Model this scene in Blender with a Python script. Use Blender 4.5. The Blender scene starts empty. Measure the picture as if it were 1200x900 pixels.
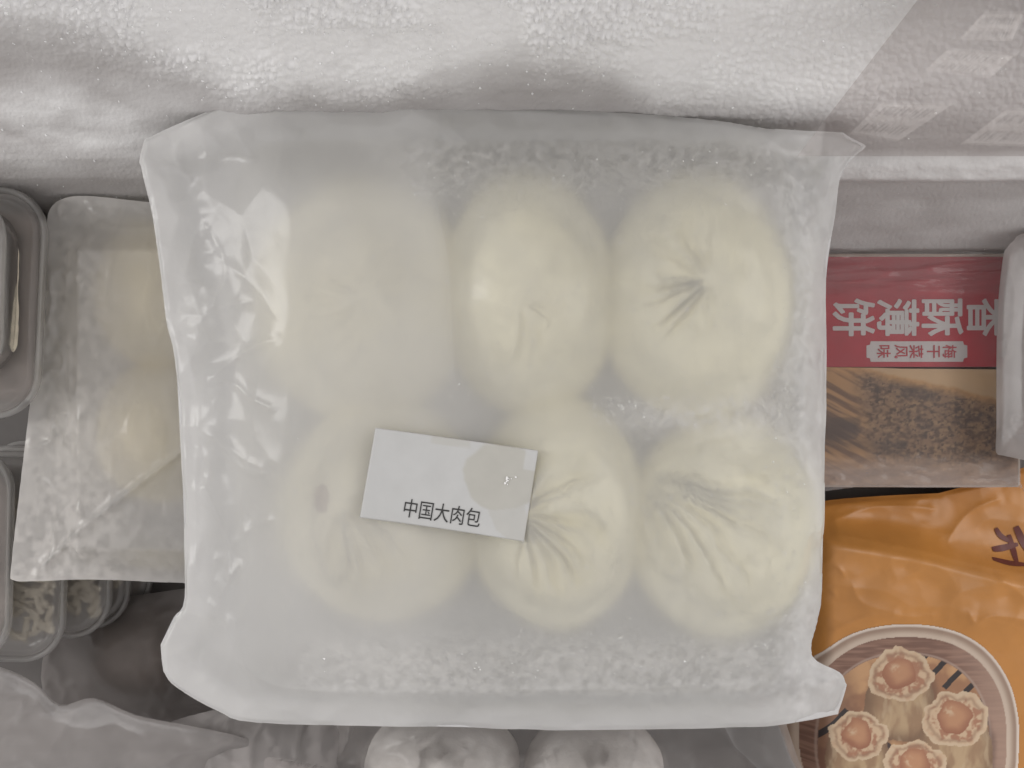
import bpy, math, random
import numpy as np
random.seed(4); RNG = np.random.default_rng(4)
S = bpy.context.scene
COL = S.collection

# ------------------------------------------------------------------ camera, world, light, exposure
CAM_Z = 0.45                                   # metres above the crowns of the buns
cd = bpy.data.cameras.new('Camera'); cam = bpy.data.objects.new('Camera', cd); COL.objects.link(cam)
cam.location = (0, 0, CAM_Z); cam.rotation_euler = (0, 0, 0)
cd.sensor_width = 36; cd.lens = 36 * CAM_Z / 0.48; cd.clip_start = 0.01; cd.clip_end = 50
S.camera = cam

W = bpy.data.worlds.new('World'); S.world = W; W.use_nodes = True
W.node_tree.nodes['Background'].inputs[0].default_value = (1.0, 0.965, 0.95, 1)
W.node_tree.nodes['Background'].inputs[1].default_value = 0.56

def area(name, loc, target, sx, sy, power, col):
    l = bpy.data.lights.new(name, 'AREA'); l.shape = 'RECTANGLE'; l.size = sx; l.size_y = sy
    l.energy = power; l.color = col
    o = bpy.data.objects.new(name, l); COL.objects.link(o); o.location = loc
    from mathutils import Vector
    o.rotation_euler = (Vector(target) - Vector(loc)).to_track_quat('-Z', 'Y').to_euler()
    return o
area('ceiling_strip_light', (-1.9, 0.3, 1.05), (0, 0, -0.05), 0.45, 1.2, 14, (1.0, 0.985, 0.96))
area('ceiling_panel_light', (1.75, 0.35, 1.15), (0, 0, -0.05), 1.5, 1.6, 13, (1.0, 0.985, 0.965))

S.view_settings.view_transform = 'Standard'; S.view_settings.look = 'None'
S.view_settings.exposure = 0.40; S.view_settings.gamma = 1.0
S.render.engine = 'CYCLES'
S.cycles.use_denoising = True
try: S.cycles.denoiser = 'OPENIMAGEDENOISE'
except Exception: pass
S.cycles.max_bounces = 14; S.cycles.transparent_max_bounces = 24; S.cycles.transmission_bounces = 10
S.cycles.diffuse_bounces = 5; S.cycles.sample_clamp_indirect = 6.0

# ------------------------------------------------------------------ helpers
def sc_(z): return 0.0004 * (CAM_Z - z) / CAM_Z
def P(u, v, z): s = sc_(z); return ((u - 600) * s, (450 - v) * s, z)
def XY(pts, z): s = sc_(z); return [((u - 600) * s, (450 - v) * s) for u, v in pts]
def UV(X, Y, z): s = sc_(z); return X / s + 600, 450 - Y / s

def _hash(ix, iy, seed):
    h = (ix.astype(np.int64) * 374761393 + iy.astype(np.int64) * 668265263 + seed * 1442695041) & 0xffffffff
    h = ((h ^ (h >> 13)) * 1274126177) & 0xffffffff
    h = ((h ^ (h >> 16)) * 2246822519) & 0xffffffff
    return ((h ^ (h >> 15)) & 0xffffff) / float(0xffffff)
def vnoise(x, y, seed=0):
    x = np.asarray(x, float); y = np.asarray(y, float)
    ix = np.floor(x); iy = np.floor(y); fx = x - ix; fy = y - iy
    fx = fx * fx * fx * (fx * (fx * 6 - 15) + 10); fy = fy * fy * fy * (fy * (fy * 6 - 15) + 10)
    a = _hash(ix, iy, seed); b = _hash(ix + 1, iy, seed); c = _hash(ix, iy + 1, seed); d = _hash(ix + 1, iy + 1, seed)
    return (a * (1 - fx) + b * fx) * (1 - fy) + (c * (1 - fx) + d * fx) * fy
def fbm(x, y, o=4, seed=0):
    r = 0; a = 0.5; t = 0
    for k in range(o):
        r = r + a * vnoise(x * 2 ** k + 17.3 * k, y * 2 ** k - 9.1 * k, seed + k); t += a; a *= 0.5
    return r / t
def worley(x, y, seed=0):
    ix = np.floor(x); iy = np.floor(y); best = np.full(np.shape(x), 9.0)
    for dx in (-1, 0, 1):
        for dy in (-1, 0, 1):
            cx = ix + dx; cy = iy + dy
            px = cx + _hash(cx, cy, seed); py = cy + _hash(cx, cy, seed + 7)
            best = np.minimum(best, (x - px) ** 2 + (y - py) ** 2)
    return np.sqrt(best)
def sm(a, b, x):
    t = np.clip((np.asarray(x, float) - a) / (b - a), 0, 1); return t * t * (3 - 2 * t)

def spline(pts, n=14, closed=True):
    out = []; N = len(pts)
    for i in range(N if closed else N - 1):
        g = lambda k: np.array(pts[k % N] if closed else pts[min(max(k, 0), N - 1)], float)
        p0, p1, p2, p3 = g(i - 1), g(i), g(i + 1), g(i + 2)
        for j in range(n):
            t = j / n
            out.append(0.5 * (2 * p1 + (p2 - p0) * t + (2 * p0 - 5 * p1 + 4 * p2 - p3) * t * t + (3 * p1 - p0 - 3 * p2 + p3) * t ** 3))
    if not closed: out.append(np.array(pts[-1], float))
    return np.array(out)

def poly_dist(X, Y, pts, closed=False):
    """distance to a polyline and the nearest point on it"""
    pts = np.asarray(pts, float); n = len(pts)
    best = np.full(X.shape, 1e9); bx = np.zeros(X.shape); by = np.zeros(X.shape)
    for i in range(n if closed else n - 1):
        a = pts[i]; b = pts[(i + 1) % n]; d = b - a; L = d @ d + 1e-18
        t = np.clip(((X - a[0]) * d[0] + (Y - a[1]) * d[1]) / L, 0, 1)
        qx = a[0] + t * d[0]; qy = a[1] + t * d[1]; D = (X - qx) ** 2 + (Y - qy) ** 2
        m = D < best; best = np.where(m, D, best); bx = np.where(m, qx, bx); by = np.where(m, qy, by)
    return np.sqrt(best), bx, by
def inside(X, Y, pts):
    pts = np.asarray(pts, float); n = len(pts); r = np.zeros(X.shape, bool); j = n - 1
    for i in range(n):
        xi, yi = pts[i]; xj, yj = pts[j]
        if yi != yj:
            c = ((yi > Y) != (yj > Y)) & (X < (xj - xi) * (Y - yi) / (yj - yi) + xi); r ^= c
        j = i
    return r

def mesh_obj(name, verts, faces, mat, parent=None, smooth=True, attrs=None, cols=None):
    me = bpy.data.meshes.new(name)
    if isinstance(faces, np.ndarray):
        v = np.asarray(verts, np.float32); k = faces.shape[1]; n = len(faces)
        me.vertices.add(len(v)); me.vertices.foreach_set('co', v.ravel())
        me.loops.add(n * k); me.loops.foreach_set('vertex_index', faces.astype(np.int32).ravel())
        me.polygons.add(n); me.polygons.foreach_set('loop_start', np.arange(0, n * k, k, dtype=np.int32))
        me.update(calc_edges=True)
    else:
        me.from_pydata([tuple(map(float, v)) for v in verts], [], [tuple(map(int, f)) for f in faces])
    me.polygons.foreach_set('use_smooth', [smooth] * len(me.polygons))
    if attrs:
        for k, a in attrs.items():
            at = me.attributes.new(k, 'FLOAT', 'POINT'); at.data.foreach_set('value', np.asarray(a, np.float32))
    if cols is not None:
        ca = me.color_attributes.new('print', 'FLOAT_COLOR', 'POINT')
        c4 = np.ones((len(verts), 4), np.float32); c4[:, :3] = cols; ca.data.foreach_set('color', c4.ravel())
    if mat: me.materials.append(mat)
    me.update()
    o = bpy.data.objects.new(name, me); COL.objects.link(o)
    if parent: o.parent = parent
    return o
def tag(o, label, cat=None, group=None, kind=None):
    if label: o['label'] = label
    if cat: o['category'] = cat
    if group: o['group'] = group
    if kind: o['kind'] = kind
    return o
def thing(name, label, cat, group=None, loc=(0, 0, 0)):
    o = bpy.data.objects.new(name, None); COL.objects.link(o); o.location = loc; o.empty_display_size = 0.02
    return tag(o, label, cat, group)
def keep(o, root):
    """parent without moving"""
    o.parent = root; o.matrix_parent_inverse = root.matrix_world.inverted() if False else __import__('mathutils').Matrix.Translation(-root.location)
    return o

def grid_mesh(Xg, Yg, Zg, mask_cells):
    """faces of a (rows, cols) grid where mask_cells is true; returns compact verts, faces, used indices"""
    R, C = Xg.shape
    idx = np.arange(R * C).reshape(R, C)
    q = np.stack([idx[:-1, :-1], idx[:-1, 1:], idx[1:, 1:], idx[1:, :-1]], -1)[mask_cells]
    used = np.unique(q); re = np.full(R * C, -1); re[used] = np.arange(len(used))
    V = np.stack([Xg.ravel(), Yg.ravel(), Zg.ravel()], 1)[used]
    return V, re[q], used

# ------------------------------------------------------------------ materials
def mat(name):
    m = bpy.data.materials.new(name); m.use_nodes = True; nt = m.node_tree
    for n in list(nt.nodes): nt.nodes.remove(n)
    out = nt.nodes.new('ShaderNodeOutputMaterial'); return m, nt, out
def nd(nt, t, **kw):
    n = nt.nodes.new(t)
    for k, v in kw.items():
        if k.startswith('i_'):
            key = k[2:]; key = int(key) if key.isdigit() else key.replace('_', ' ')
            n.inputs[key].default_value = v
        else: setattr(n, k, v)
    return n
def solid(name, c, rough=0.6, noise=0.12, scale=60, bump=0.0, bscale=300, spec=0.4, sss=0.0):
    m, nt, out = mat(name); L = nt.links.new
    b = nd(nt, 'ShaderNodeBsdfPrincipled'); b.inputs['Roughness'].default_value = rough
    b.inputs['Specular IOR Level'].default_value = spec
    tc = nd(nt, 'ShaderNodeTexCoord'); n = nd(nt, 'ShaderNodeTexNoise'); n.inputs['Scale'].default_value = scale; n.inputs['Detail'].default_value = 5
    L(tc.outputs['Object'], n.inputs['Vector'])
    r = nd(nt, 'ShaderNodeValToRGB')
    r.color_ramp.elements[0].position = 0.3; r.color_ramp.elements[1].position = 0.7
    r.color_ramp.elements[0].color = [x * (1 - noise) for x in c] + [1]; r.color_ramp.elements[1].color = [min(1, x * (1 + noise)) for x in c] + [1]
    L(n.outputs['Fac'], r.inputs[0]); L(r.outputs[0], b.inputs['Base Color'])
    if sss:
        b.inputs['Subsurface Weight'].default_value = sss; b.inputs['Subsurface Radius'].default_value = (0.006, 0.005, 0.003); b.inputs['Subsurface Scale'].default_value = 1.0
    if bump:
        n2 = nd(nt, 'ShaderNodeTexNoise'); n2.inputs['Scale'].default_value = bscale; n2.inputs['Detail'].default_value = 6
        L(tc.outputs['Object'], n2.inputs['Vector'])
        bp = nd(nt, 'ShaderNodeBump'); bp.inputs['Strength'].default_value = bump; bp.inputs['Distance'].default_value = 0.001
        L(n2.outputs['Fac'], bp.inputs['Height']); L(bp.outputs[0], b.inputs['Normal'])
    L(b.outputs[0], out.inputs[0]); return m

def film(name, tint=(0.80, 0.81, 0.82), opacity=0.3, blur=0.35, brough=0.35, gloss=0.18, ior=1.45, noise=0.10, nscale=25, attr=True, bump=0.05, bscale=160, through=(1, 1, 1), rior=1.2):
    """thin polythene: part clear, part blurring, part milky, with a soft sheen; attribute 'milk' adds milkiness, frost or painted glare"""
    m, nt, out = mat(name); L = nt.links.new
    tc = nd(nt, 'ShaderNodeTexCoord')
    nn = nd(nt, 'ShaderNodeTexNoise'); nn.inputs['Scale'].default_value = nscale; nn.inputs['Detail'].default_value = 6
    L(tc.outputs['Object'], nn.inputs['Vector'])
    bn = nd(nt, 'ShaderNodeTexNoise'); bn.inputs['Scale'].default_value = bscale; bn.inputs['Detail'].default_value = 4
    L(tc.outputs['Object'], bn.inputs['Vector'])
    bp = nd(nt, 'ShaderNodeBump'); bp.inputs['Strength'].default_value = bump; bp.inputs['Distance'].default_value = 0.002
    L(bn.outputs['Fac'], bp.inputs['Height'])
    tr = nd(nt, 'ShaderNodeBsdfTransparent'); tr.inputs[0].default_value = (*through, 1)
    rf = nd(nt, 'ShaderNodeBsdfRefraction'); rf.inputs['Roughness'].default_value = brough; rf.inputs['IOR'].default_value = rior
    rf.inputs['Color'].default_value = (*through, 1)
    mx0 = nd(nt, 'ShaderNodeMixShader'); mx0.inputs[0].default_value = blur; L(tr.outputs[0], mx0.inputs[1]); L(rf.outputs[0], mx0.inputs[2])
    df = nd(nt, 'ShaderNodeBsdfDiffuse'); df.inputs[0].default_value = (*tint, 1); L(bp.outputs[0], df.inputs['Normal'])
    tl = nd(nt, 'ShaderNodeBsdfTranslucent'); tl.inputs[0].default_value = (*tint, 1)
    mx1 = nd(nt, 'ShaderNodeMixShader'); mx1.inputs[0].default_value = 0.4; L(df.outputs[0], mx1.inputs[1]); L(tl.outputs[0], mx1.inputs[2])
    # opacity
    ma = nd(nt, 'ShaderNodeMath', operation='MULTIPLY_ADD'); ma.inputs[1].default_value = noise * 2; ma.inputs[2].default_value = opacity - noise
    L(nn.outputs['Fac'], ma.inputs[0]); fac = ma.outputs[0]
    if attr:
        at = nd(nt, 'ShaderNodeAttribute', attribute_name='milk')
        ad = nd(nt, 'ShaderNodeMath', operation='ADD', use_clamp=True); L(fac, ad.inputs[0]); L(at.outputs['Fac'], ad.inputs[1]); fac = ad.outputs[0]
    mx2 = nd(nt, 'ShaderNodeMixShader'); L(fac, mx2.inputs[0]); L(mx0.outputs[0], mx2.inputs[1]); L(mx1.outputs[0], mx2.inputs[2])
    gl = nd(nt, 'ShaderNodeBsdfGlossy'); gl.inputs['Roughness'].default_value = gloss; L(bp.outputs[0], gl.inputs['Normal'])
    fr = nd(nt, 'ShaderNodeFresnel'); fr.inputs['IOR'].default_value = ior; L(bp.outputs[0], fr.inputs['Normal'])
    mx3 = nd(nt, 'ShaderNodeMixShader'); L(fr.outputs[0], mx3.inputs[0]); L(mx2.outputs[0], mx3.inputs[1]); L(gl.outputs[0], mx3.inputs[2])
    L(mx3.outputs[0], out.inputs[0]); return m

def printed(name, rough=0.4, spec=0.4):
    m, nt, out = mat(name); L = nt.links.new
    a = nd(nt, 'ShaderNodeVertexColor', layer_name='print'); b = nd(nt, 'ShaderNodeBsdfPrincipled'); b.inputs['Roughness'].default_value = rough
    b.inputs['Specular IOR Level'].default_value = spec
    L(a.outputs[0], b.inputs['Base Color']); L(b.outputs[0], out.inputs[0]); return m

M = {}
M['bun'] = solid('bun_dough', (0.89, 0.85, 0.65), 0.9, 0.08, 90, 0.6, 420, 0.05)
M['bun_grey'] = solid('bun_dough_greyish', (0.78, 0.735, 0.54), 0.85, 0.06, 70, 0.35, 320, 0.1)
M['bun_pale'] = solid('bun_dough_pale', (0.82, 0.755, 0.56), 0.75, 0.06, 35, 0.25, 260, 0.2)
M['bun_frosty'] = solid('bun_dough_frosty', (0.68, 0.65, 0.625), 0.8, 0.06, 90, 0.3, 400, 0.2)
M['stain'] = solid('filling_juice', (0.36, 0.27, 0.17), 0.6, 0.2, 200)
M['frost'] = solid('frost_crust', (0.83, 0.83, 0.83), 0.55, 0.05, 90, 0.5, 700, 0.5)
def frost_wall():
    """white frost where it has grown thick, the greyer liner showing through elsewhere"""
    m, nt, out = mat('frosted_liner'); L = nt.links.new
    b = nd(nt, 'ShaderNodeBsdfPrincipled'); b.inputs['Roughness'].default_value = 0.9; b.inputs['Specular IOR Level'].default_value = 0.15
    at = nd(nt, 'ShaderNodeAttribute', attribute_name='frost'); tc = nd(nt, 'ShaderNodeTexCoord')
    n = nd(nt, 'ShaderNodeTexNoise'); n.inputs['Scale'].default_value = 38; n.inputs['Detail'].default_value = 7; L(tc.outputs['Object'], n.inputs['Vector'])
    ad = nd(nt, 'ShaderNodeMath', operation='MULTIPLY_ADD', use_clamp=True); ad.inputs[1].default_value = 0.30; L(n.outputs['Fac'], ad.inputs[0])
    sb = nd(nt, 'ShaderNodeMath', operation='SUBTRACT'); sb.inputs[1].default_value = 0.15; L(at.outputs['Fac'], sb.inputs[0]); L(sb.outputs[0], ad.inputs[2])
    mx = nd(nt, 'ShaderNodeMix', data_type='RGBA'); mx.inputs[6].default_value = (0.42, 0.40, 0.395, 1); mx.inputs[7].default_value = (0.86, 0.86, 0.865, 1)
    L(ad.outputs[0], mx.inputs[0]); L(mx.outputs[2], b.inputs['Base Color'])
    n2 = nd(nt, 'ShaderNodeTexNoise'); n2.inputs['Scale'].default_value = 600; n2.inputs['Detail'].default_value = 5; L(tc.outputs['Object'], n2.inputs['Vector'])
    bp = nd(nt, 'ShaderNodeBump'); bp.inputs['Strength'].default_value = 0.25; bp.inputs['Distance'].default_value = 0.001; L(n2.outputs['Fac'], bp.inputs['Height']); L(bp.outputs[0], b.inputs['Normal'])
    L(b.outputs[0], out.inputs[0]); return m
M['wall'] = frost_wall()
M['ice'] = solid('ice_grain', (0.86, 0.87, 0.87), 0.2, 0.04, 200, 0, 300, 0.9)
M['floor'] = solid('freezer_floor', (0.13, 0.12, 0.115), 0.6, 0.15, 30)  # dark base colour stands in for the shade at the bottom
M['film'] = film('bag_film', tint=(0.80, 0.795, 0.79), opacity=0.48, blur=0.84, brough=0.66, gloss=0.20, ior=1.27, noise=0.10, nscale=26, rior=1.27)
M['film_back'] = film('bag_film_back', opacity=0.7, attr=False, blur=0.3)
M['film_left'] = film('bag_film_frosty', tint=(0.74, 0.715, 0.69), opacity=0.48, blur=0.75, brough=0.6, noise=0.14, nscale=55, gloss=0.16, ior=1.26, rior=1.27)
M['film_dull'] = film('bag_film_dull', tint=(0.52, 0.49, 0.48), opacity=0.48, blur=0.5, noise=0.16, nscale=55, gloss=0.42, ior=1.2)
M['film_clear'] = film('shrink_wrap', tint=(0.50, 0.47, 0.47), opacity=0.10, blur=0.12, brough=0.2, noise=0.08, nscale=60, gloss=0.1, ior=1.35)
M['film_shaded'] = film('bag_film_shaded', tint=(0.36, 0.33, 0.32), opacity=0.55, blur=0.4, noise=0.15, nscale=40, gloss=0.4, ior=1.2)  # dark tint stands in for shade deep in the freezer
M['film_thin'] = film('bag_film_thin', tint=(0.45, 0.42, 0.41), opacity=0.2, blur=0.12, brough=0.25, noise=0.12, nscale=40, gloss=0.3, ior=1.3)
M['film_white'] = film('bag_film_white', tint=(0.45, 0.415, 0.405), opacity=0.62, blur=0.6, noise=0.10, gloss=0.35, ior=1.2)
M['tray'] = film('tray_plastic', tint=(0.78, 0.79, 0.80), opacity=0.5, blur=0.1, gloss=0.3, ior=1.2, attr=False)
M['tub'] = film('container_plastic', tint=(0.62, 0.60, 0.585), opacity=0.12, blur=0.25, brough=0.25, gloss=0.10, ior=1.55, attr=False)
M['rim'] = film('container_rim', tint=(0.70, 0.68, 0.66), opacity=0.30, blur=0.2, gloss=0.12, ior=1.5, attr=False)
M['lid'] = film('container_lid', tint=(0.62, 0.595, 0.575), opacity=0.28, blur=0.5, brough=0.4, gloss=0.12, ior=1.4, attr=False)
M['noodle'] = solid('frozen_noodle', (0.62, 0.56, 0.45), 0.6, 0.12, 200)
M['filling'] = solid('frozen_filling', (0.36, 0.31, 0.285), 0.7, 0.22, 80, 0.4, 300)
M['ink'] = solid('black_ink', (0.03, 0.03, 0.03), 0.7, 0.3, 400)

# ------------------------------------------------------------------ the setting: frosted freezer wall and floor
def build_wall():
    st = 1.6
    us = np.arange(-90, 1291, st); vs = np.arange(-75, 330, st)
    U, V = np.meshgrid(us, vs)
    ZB = np.interp(V, [-75, 0, 150, 182, 207, 232, 295, 330], [0.10, 0.055, -0.045, -0.062, -0.080, -0.108, -0.165, -0.215])
    s = 0.0004 * (CAM_Z - ZB) / CAM_Z
    X = (U - 600) * s; Y = (450 - V) * s; Z = ZB.copy()
    # thick frost hanging over the liner: everything above a ragged edge
    edge = np.interp(U, [-90, 0, 60, 120, 200, 260, 320, 450, 540, 600, 660, 720, 770, 850, 960, 1290],
                     [20, 24, 34, 46, 80, 102, 108, 104, 84, 66, 66, 84, 112, 120, 128, 140])
    edge = edge + 16 * (fbm(U / 60, U * 0 + 3.3, 3, 5) - 0.5)
    w = 42 + 26 * vnoise(U / 120, U * 0, 8)
    b = sm(w, -w, V - edge)
    lumps = fbm(U / 70, V / 45, 4, 11)
    gran = np.clip(1 - worley(U / 9.0 + 1.5 * fbm(U / 30, V / 30, 2, 3), V / 8.0, 21) * 1.15, 0, 1)
    gran2 = np.clip(1 - worley(U / 4.6, V / 4.4, 31) * 1.2, 0, 1)
    gm = sm(0.30, 0.62, fbm(U / 110, V / 60, 3, 41)) * np.interp(U, [0, 150, 700, 850, 1000, 1100], [0.35, 1, 1, 0.5, 0.3, 0.12])
    disp = b * (0.0070 + 0.0008 * lumps) + b * (0.0030 * gran + 0.0016 * gran2 + 0.0008 * fbm(U / 22, V / 16, 3, 14)) * (0.2 + 0.8 * gm)
    # bare liner below: smooth hoar frost, faint horizontal drag marks
    low = (1 - b) * (0.0004 * fbm(U / 60, V / 9, 4, 51) + 0.0012 * fbm(U / 120, V / 50, 3, 61) + 0.0002 * gran2)
    # left: a second, flatter bulge of frost; right: the lip of the liner
    lb = sm(300, 90, U) * sm(70, 120, V + 0 * U) * sm(215, 160, V)
    disp = disp + low + 0.0022 * lb * (0.7 + 0.35 * fbm(U / 80, V / 40, 3, 71))
    lip = sm(172, 188, V + 3 * (fbm(U / 50, V * 0, 2, 81) - .5)) * sm(214, 200, V) * sm(560, 700, U)
    disp = disp + 0.0035 * lip * (0.8 + 0.4 * fbm(U / 25, V / 10, 3, 83))
    frost = np.clip(b ** 1.5 * (0.70 + 0.45 * fbm(U / 40, V / 30, 4, 85)) + 0.75 * lb * fbm(U / 60, V / 25, 3, 86) * 1.6 + 0.55 * lip + 0.25 * fbm(U / 50, V / 15, 4, 87), 0, 1)
    frost = frost * np.interp(U, [900, 1150], [1, 0.8])
    ny, nz = -0.92, 0.39
    Y = Y + ny * disp; Z = Z + nz * disp
    V_, F, used = grid_mesh(X, Y, Z, np.ones((X.shape[0] - 1, X.shape[1] - 1), bool))
    F = F[:, ::-1]
    # liner body behind (thickness) + frost
    o = mesh_obj('freezer_wall', V_, F, M['wall'], None, True, {'frost': frost.ravel()[used]})
    tag(o, 'freezer wall under thick granular white frost', None, None, 'structure')
    return U, V, X, Y, Z, b
WALL = build_wall()
def build_floor():
    o = mesh_obj('freezer_floor', [(-0.6, -0.5, -0.217), (0.6, -0.5, -0.217), (0.6, 0.14, -0.217), (-0.6, 0.14, -0.217)], [(0, 1, 2, 3)], M['floor'], smooth=False)
    tag(o, 'freezer floor under the packages, coloured dark to stand for deep shade', None, None, 'structure')
build_floor()

def grains(name, pts, rmin, rmax, m, parent=None):
    """many tiny irregular ice crystals as one mesh"""
    base = np.array([(1, 0, 0), (-1, 0, 0), (0, 1, 0), (0, -1, 0), (0, 0, 1), (0, 0, -1)], float)
    bf = np.array([(0, 2, 4), (2, 1, 4), (1, 3, 4), (3, 0, 4), (2, 0, 5), (1, 2, 5), (3, 1, 5), (0, 3, 5)])
    Vs = []; Fs = []
    for i, p in enumerate(pts):
        r = rmin + (rmax - rmin) * RNG.random() ** 2.5
        a = RNG.normal(size=(3, 3)); q, _ = np.linalg.qr(a)
        v = (base * (0.6 + 0.8 * RNG.random((6, 1)))) @ q * r + np.asarray(p)
        Fs.append(bf + 6 * i); Vs.append(v)
    return mesh_obj(name, np.concatenate(Vs), np.concatenate(Fs), m, parent, smooth=False)
U_, V_, X_, Y_, Z_, b_ = WALL
sel = RNG.choice(U_.size, 1200, replace=False, p=((0.15 + b_) * (0.2 + (U_ < 760))).ravel() / ((0.15 + b_) * (0.2 + (U_ < 760))).sum())
g = grains('frost_crystals', [(X_.flat[i], Y_.flat[i] - 0.0003, Z_.flat[i] + 0.0002) for i in sel], 0.0002, 0.0008, M['ice'])
tag(g, 'loose glittering frost crystals clinging to the freezer wall', None, None, 'stuff')

# ------------------------------------------------------------------ bags
def relax(H, fixed, z0, sag, iters):
    z = np.where(fixed, z0, np.maximum(H, z0))
    for k in range(iters):
        a = z.copy()
        a[1:-1, 1:-1] = 0.25 * (z[:-2, 1:-1] + z[2:, 1:-1] + z[1:-1, :-2] + z[1:-1, 2:]) - sag
        z = np.where(fixed, z0, np.maximum(a, H))
    return z

def make_sheet(outline_px, z0, H=None, sag=0.0, iters=500, step=2.5, ridges=(), wrinkle=None, milk=None, smooth_outline=True, zedge=None, post=0):
    """a film sheet over contents H(X, Y), hemmed at the outline; returns verts, faces, milk, interpolator data"""
    out = np.array(XY(outline_px, z0)); out = spline(out, 4) if smooth_outline else out
    d = step * sc_(z0)
    xs = np.arange(out[:, 0].min() - 2 * d, out[:, 0].max() + 3 * d, d); ys = np.arange(out[:, 1].min() - 2 * d, out[:, 1].max() + 3 * d, d)
    X, Y = np.meshgrid(xs, ys)
    ins = inside(X, Y, out)
    D, BX, BY = poly_dist(X, Y, out, True)
    Hh = np.full(X.shape, -9.0) if H is None else H(X, Y)
    Z = relax(Hh, ~ins, z0, sag, iters)
    for k in range(post):                       # stiffness: the film cannot follow tight bends
        a = Z.copy(); a[1:-1, 1:-1] = 0.25 * (Z[:-2, 1:-1] + Z[2:, 1:-1] + Z[1:-1, :-2] + Z[1:-1, 2:]); Z = np.where(ins, a, Z)
    U, V = UV(X, Y, z0)
    fall = sm(0, 0.006, D) * ins
    for pts, amp, wid in ridges:
        pl = spline(XY(pts, z0 + 0.015), 6, False)
        reach = 11 * wid; i0, i1 = np.searchsorted(xs, [pl[:, 0].min() - reach, pl[:, 0].max() + reach]); j0, j1 = np.searchsorted(ys, [pl[:, 1].min() - reach, pl[:, 1].max() + reach])
        if i1 <= i0 or j1 <= j0: continue
        dd = np.full(X.shape, 9.0); dd[j0:j1, i0:i1] = poly_dist(X[j0:j1, i0:i1], Y[j0:j1, i0:i1], pl)[0]
        # fade the ridge towards both ends
        L0 = np.hypot(X - pl[0, 0], Y - pl[0, 1]); L1 = np.hypot(X - pl[-1, 0], Y - pl[-1, 1])
        tap = sm(0, 0.008, L0) * sm(0, 0.008, L1) + 0.15
        Z = Z + 0.62 * amp * np.exp(-dd / (1.9 * wid)) * np.minimum(tap, 1) * np.minimum(fall + 0.3, 1)
    if wrinkle is not None: Z = Z + wrinkle(U, V, X, Y) * np.where(ins, np.maximum(fall, sm(0, 0.003, D)), 0)
    if zedge is not None: Z = Z + zedge(U, V) * (1 - sm(0, 0.02, D))
    mk = np.zeros(X.shape) if milk is None else milk(U, V, X, Y, Z - Hh, D)
    cell = inside((X[:-1, :-1] + X[1:, 1:]) / 2, (Y[:-1, :-1] + Y[1:, 1:]) / 2, out)
    # snap the ragged border of the kept cells onto the outline
    cnt = np.zeros(X.shape, int)
    for a, b in ((0, 0), (0, 1), (1, 0), (1, 1)): cnt[a:a + cell.shape[0], b:b + cell.shape[1]] += cell
    edge = (cnt > 0) & (cnt < 4)
    X2 = np.where(edge, BX, X); Y2 = np.where(edge, BY, Y)
    Vv, F, used = grid_mesh(X2, Y2, Z, cell)
    return Vv, F, mk.ravel()[used], (xs, ys, Z)
def sample(data, x, y):
    xs, ys, Z = data; i = (x - xs[0]) / (xs[1] - xs[0]); j = (y - ys[0]) / (ys[1] - ys[0])
    i0 = int(np.clip(i, 0, len(xs) - 2)); j0 = int(np.clip(j, 0, len(ys) - 2)); fi = i - i0; fj = j - j0
    return (Z[j0, i0] * (1 - fi) + Z[j0, i0 + 1] * fi) * (1 - fj) + (Z[j0 + 1, i0] * (1 - fi) + Z[j0 + 1, i0 + 1] * fi) * fj
def back_sheet(outline_px, z0, zb, name, m, parent, step=8):
    out = spline(np.array(XY(outline_px, z0)), 4)
    d = step * sc_(z0)
    xs = np.arange(out[:, 0].min() - 2 * d, out[:, 0].max() + 3 * d, d); ys = np.arange(out[:, 1].min() - 2 * d, out[:, 1].max() + 3 * d, d)
    X, Y = np.meshgrid(xs, ys); ins = inside(X, Y, out); D, BX, BY = poly_dist(X, Y, out, True)
    Z = z0 - (z0 - zb) * sm(0, 0.03, D) * ins - 0.0004
    cell = inside((X[:-1, :-1] + X[1:, 1:]) / 2, (Y[:-1, :-1] + Y[1:, 1:]) / 2, out)
    cnt = np.zeros(X.shape, int)
    for a, b in ((0, 0), (0, 1), (1, 0), (1, 1)): cnt[a:a + cell.shape[0], b:b + cell.shape[1]] += cell
    edge = (cnt > 0) & (cnt < 4)
    Vv, F, used = grid_mesh(np.where(edge, BX, X), np.where(edge, BY, Y), Z, cell)
    return mesh_obj(name, Vv, F[:, ::-1], m, parent)

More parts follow.
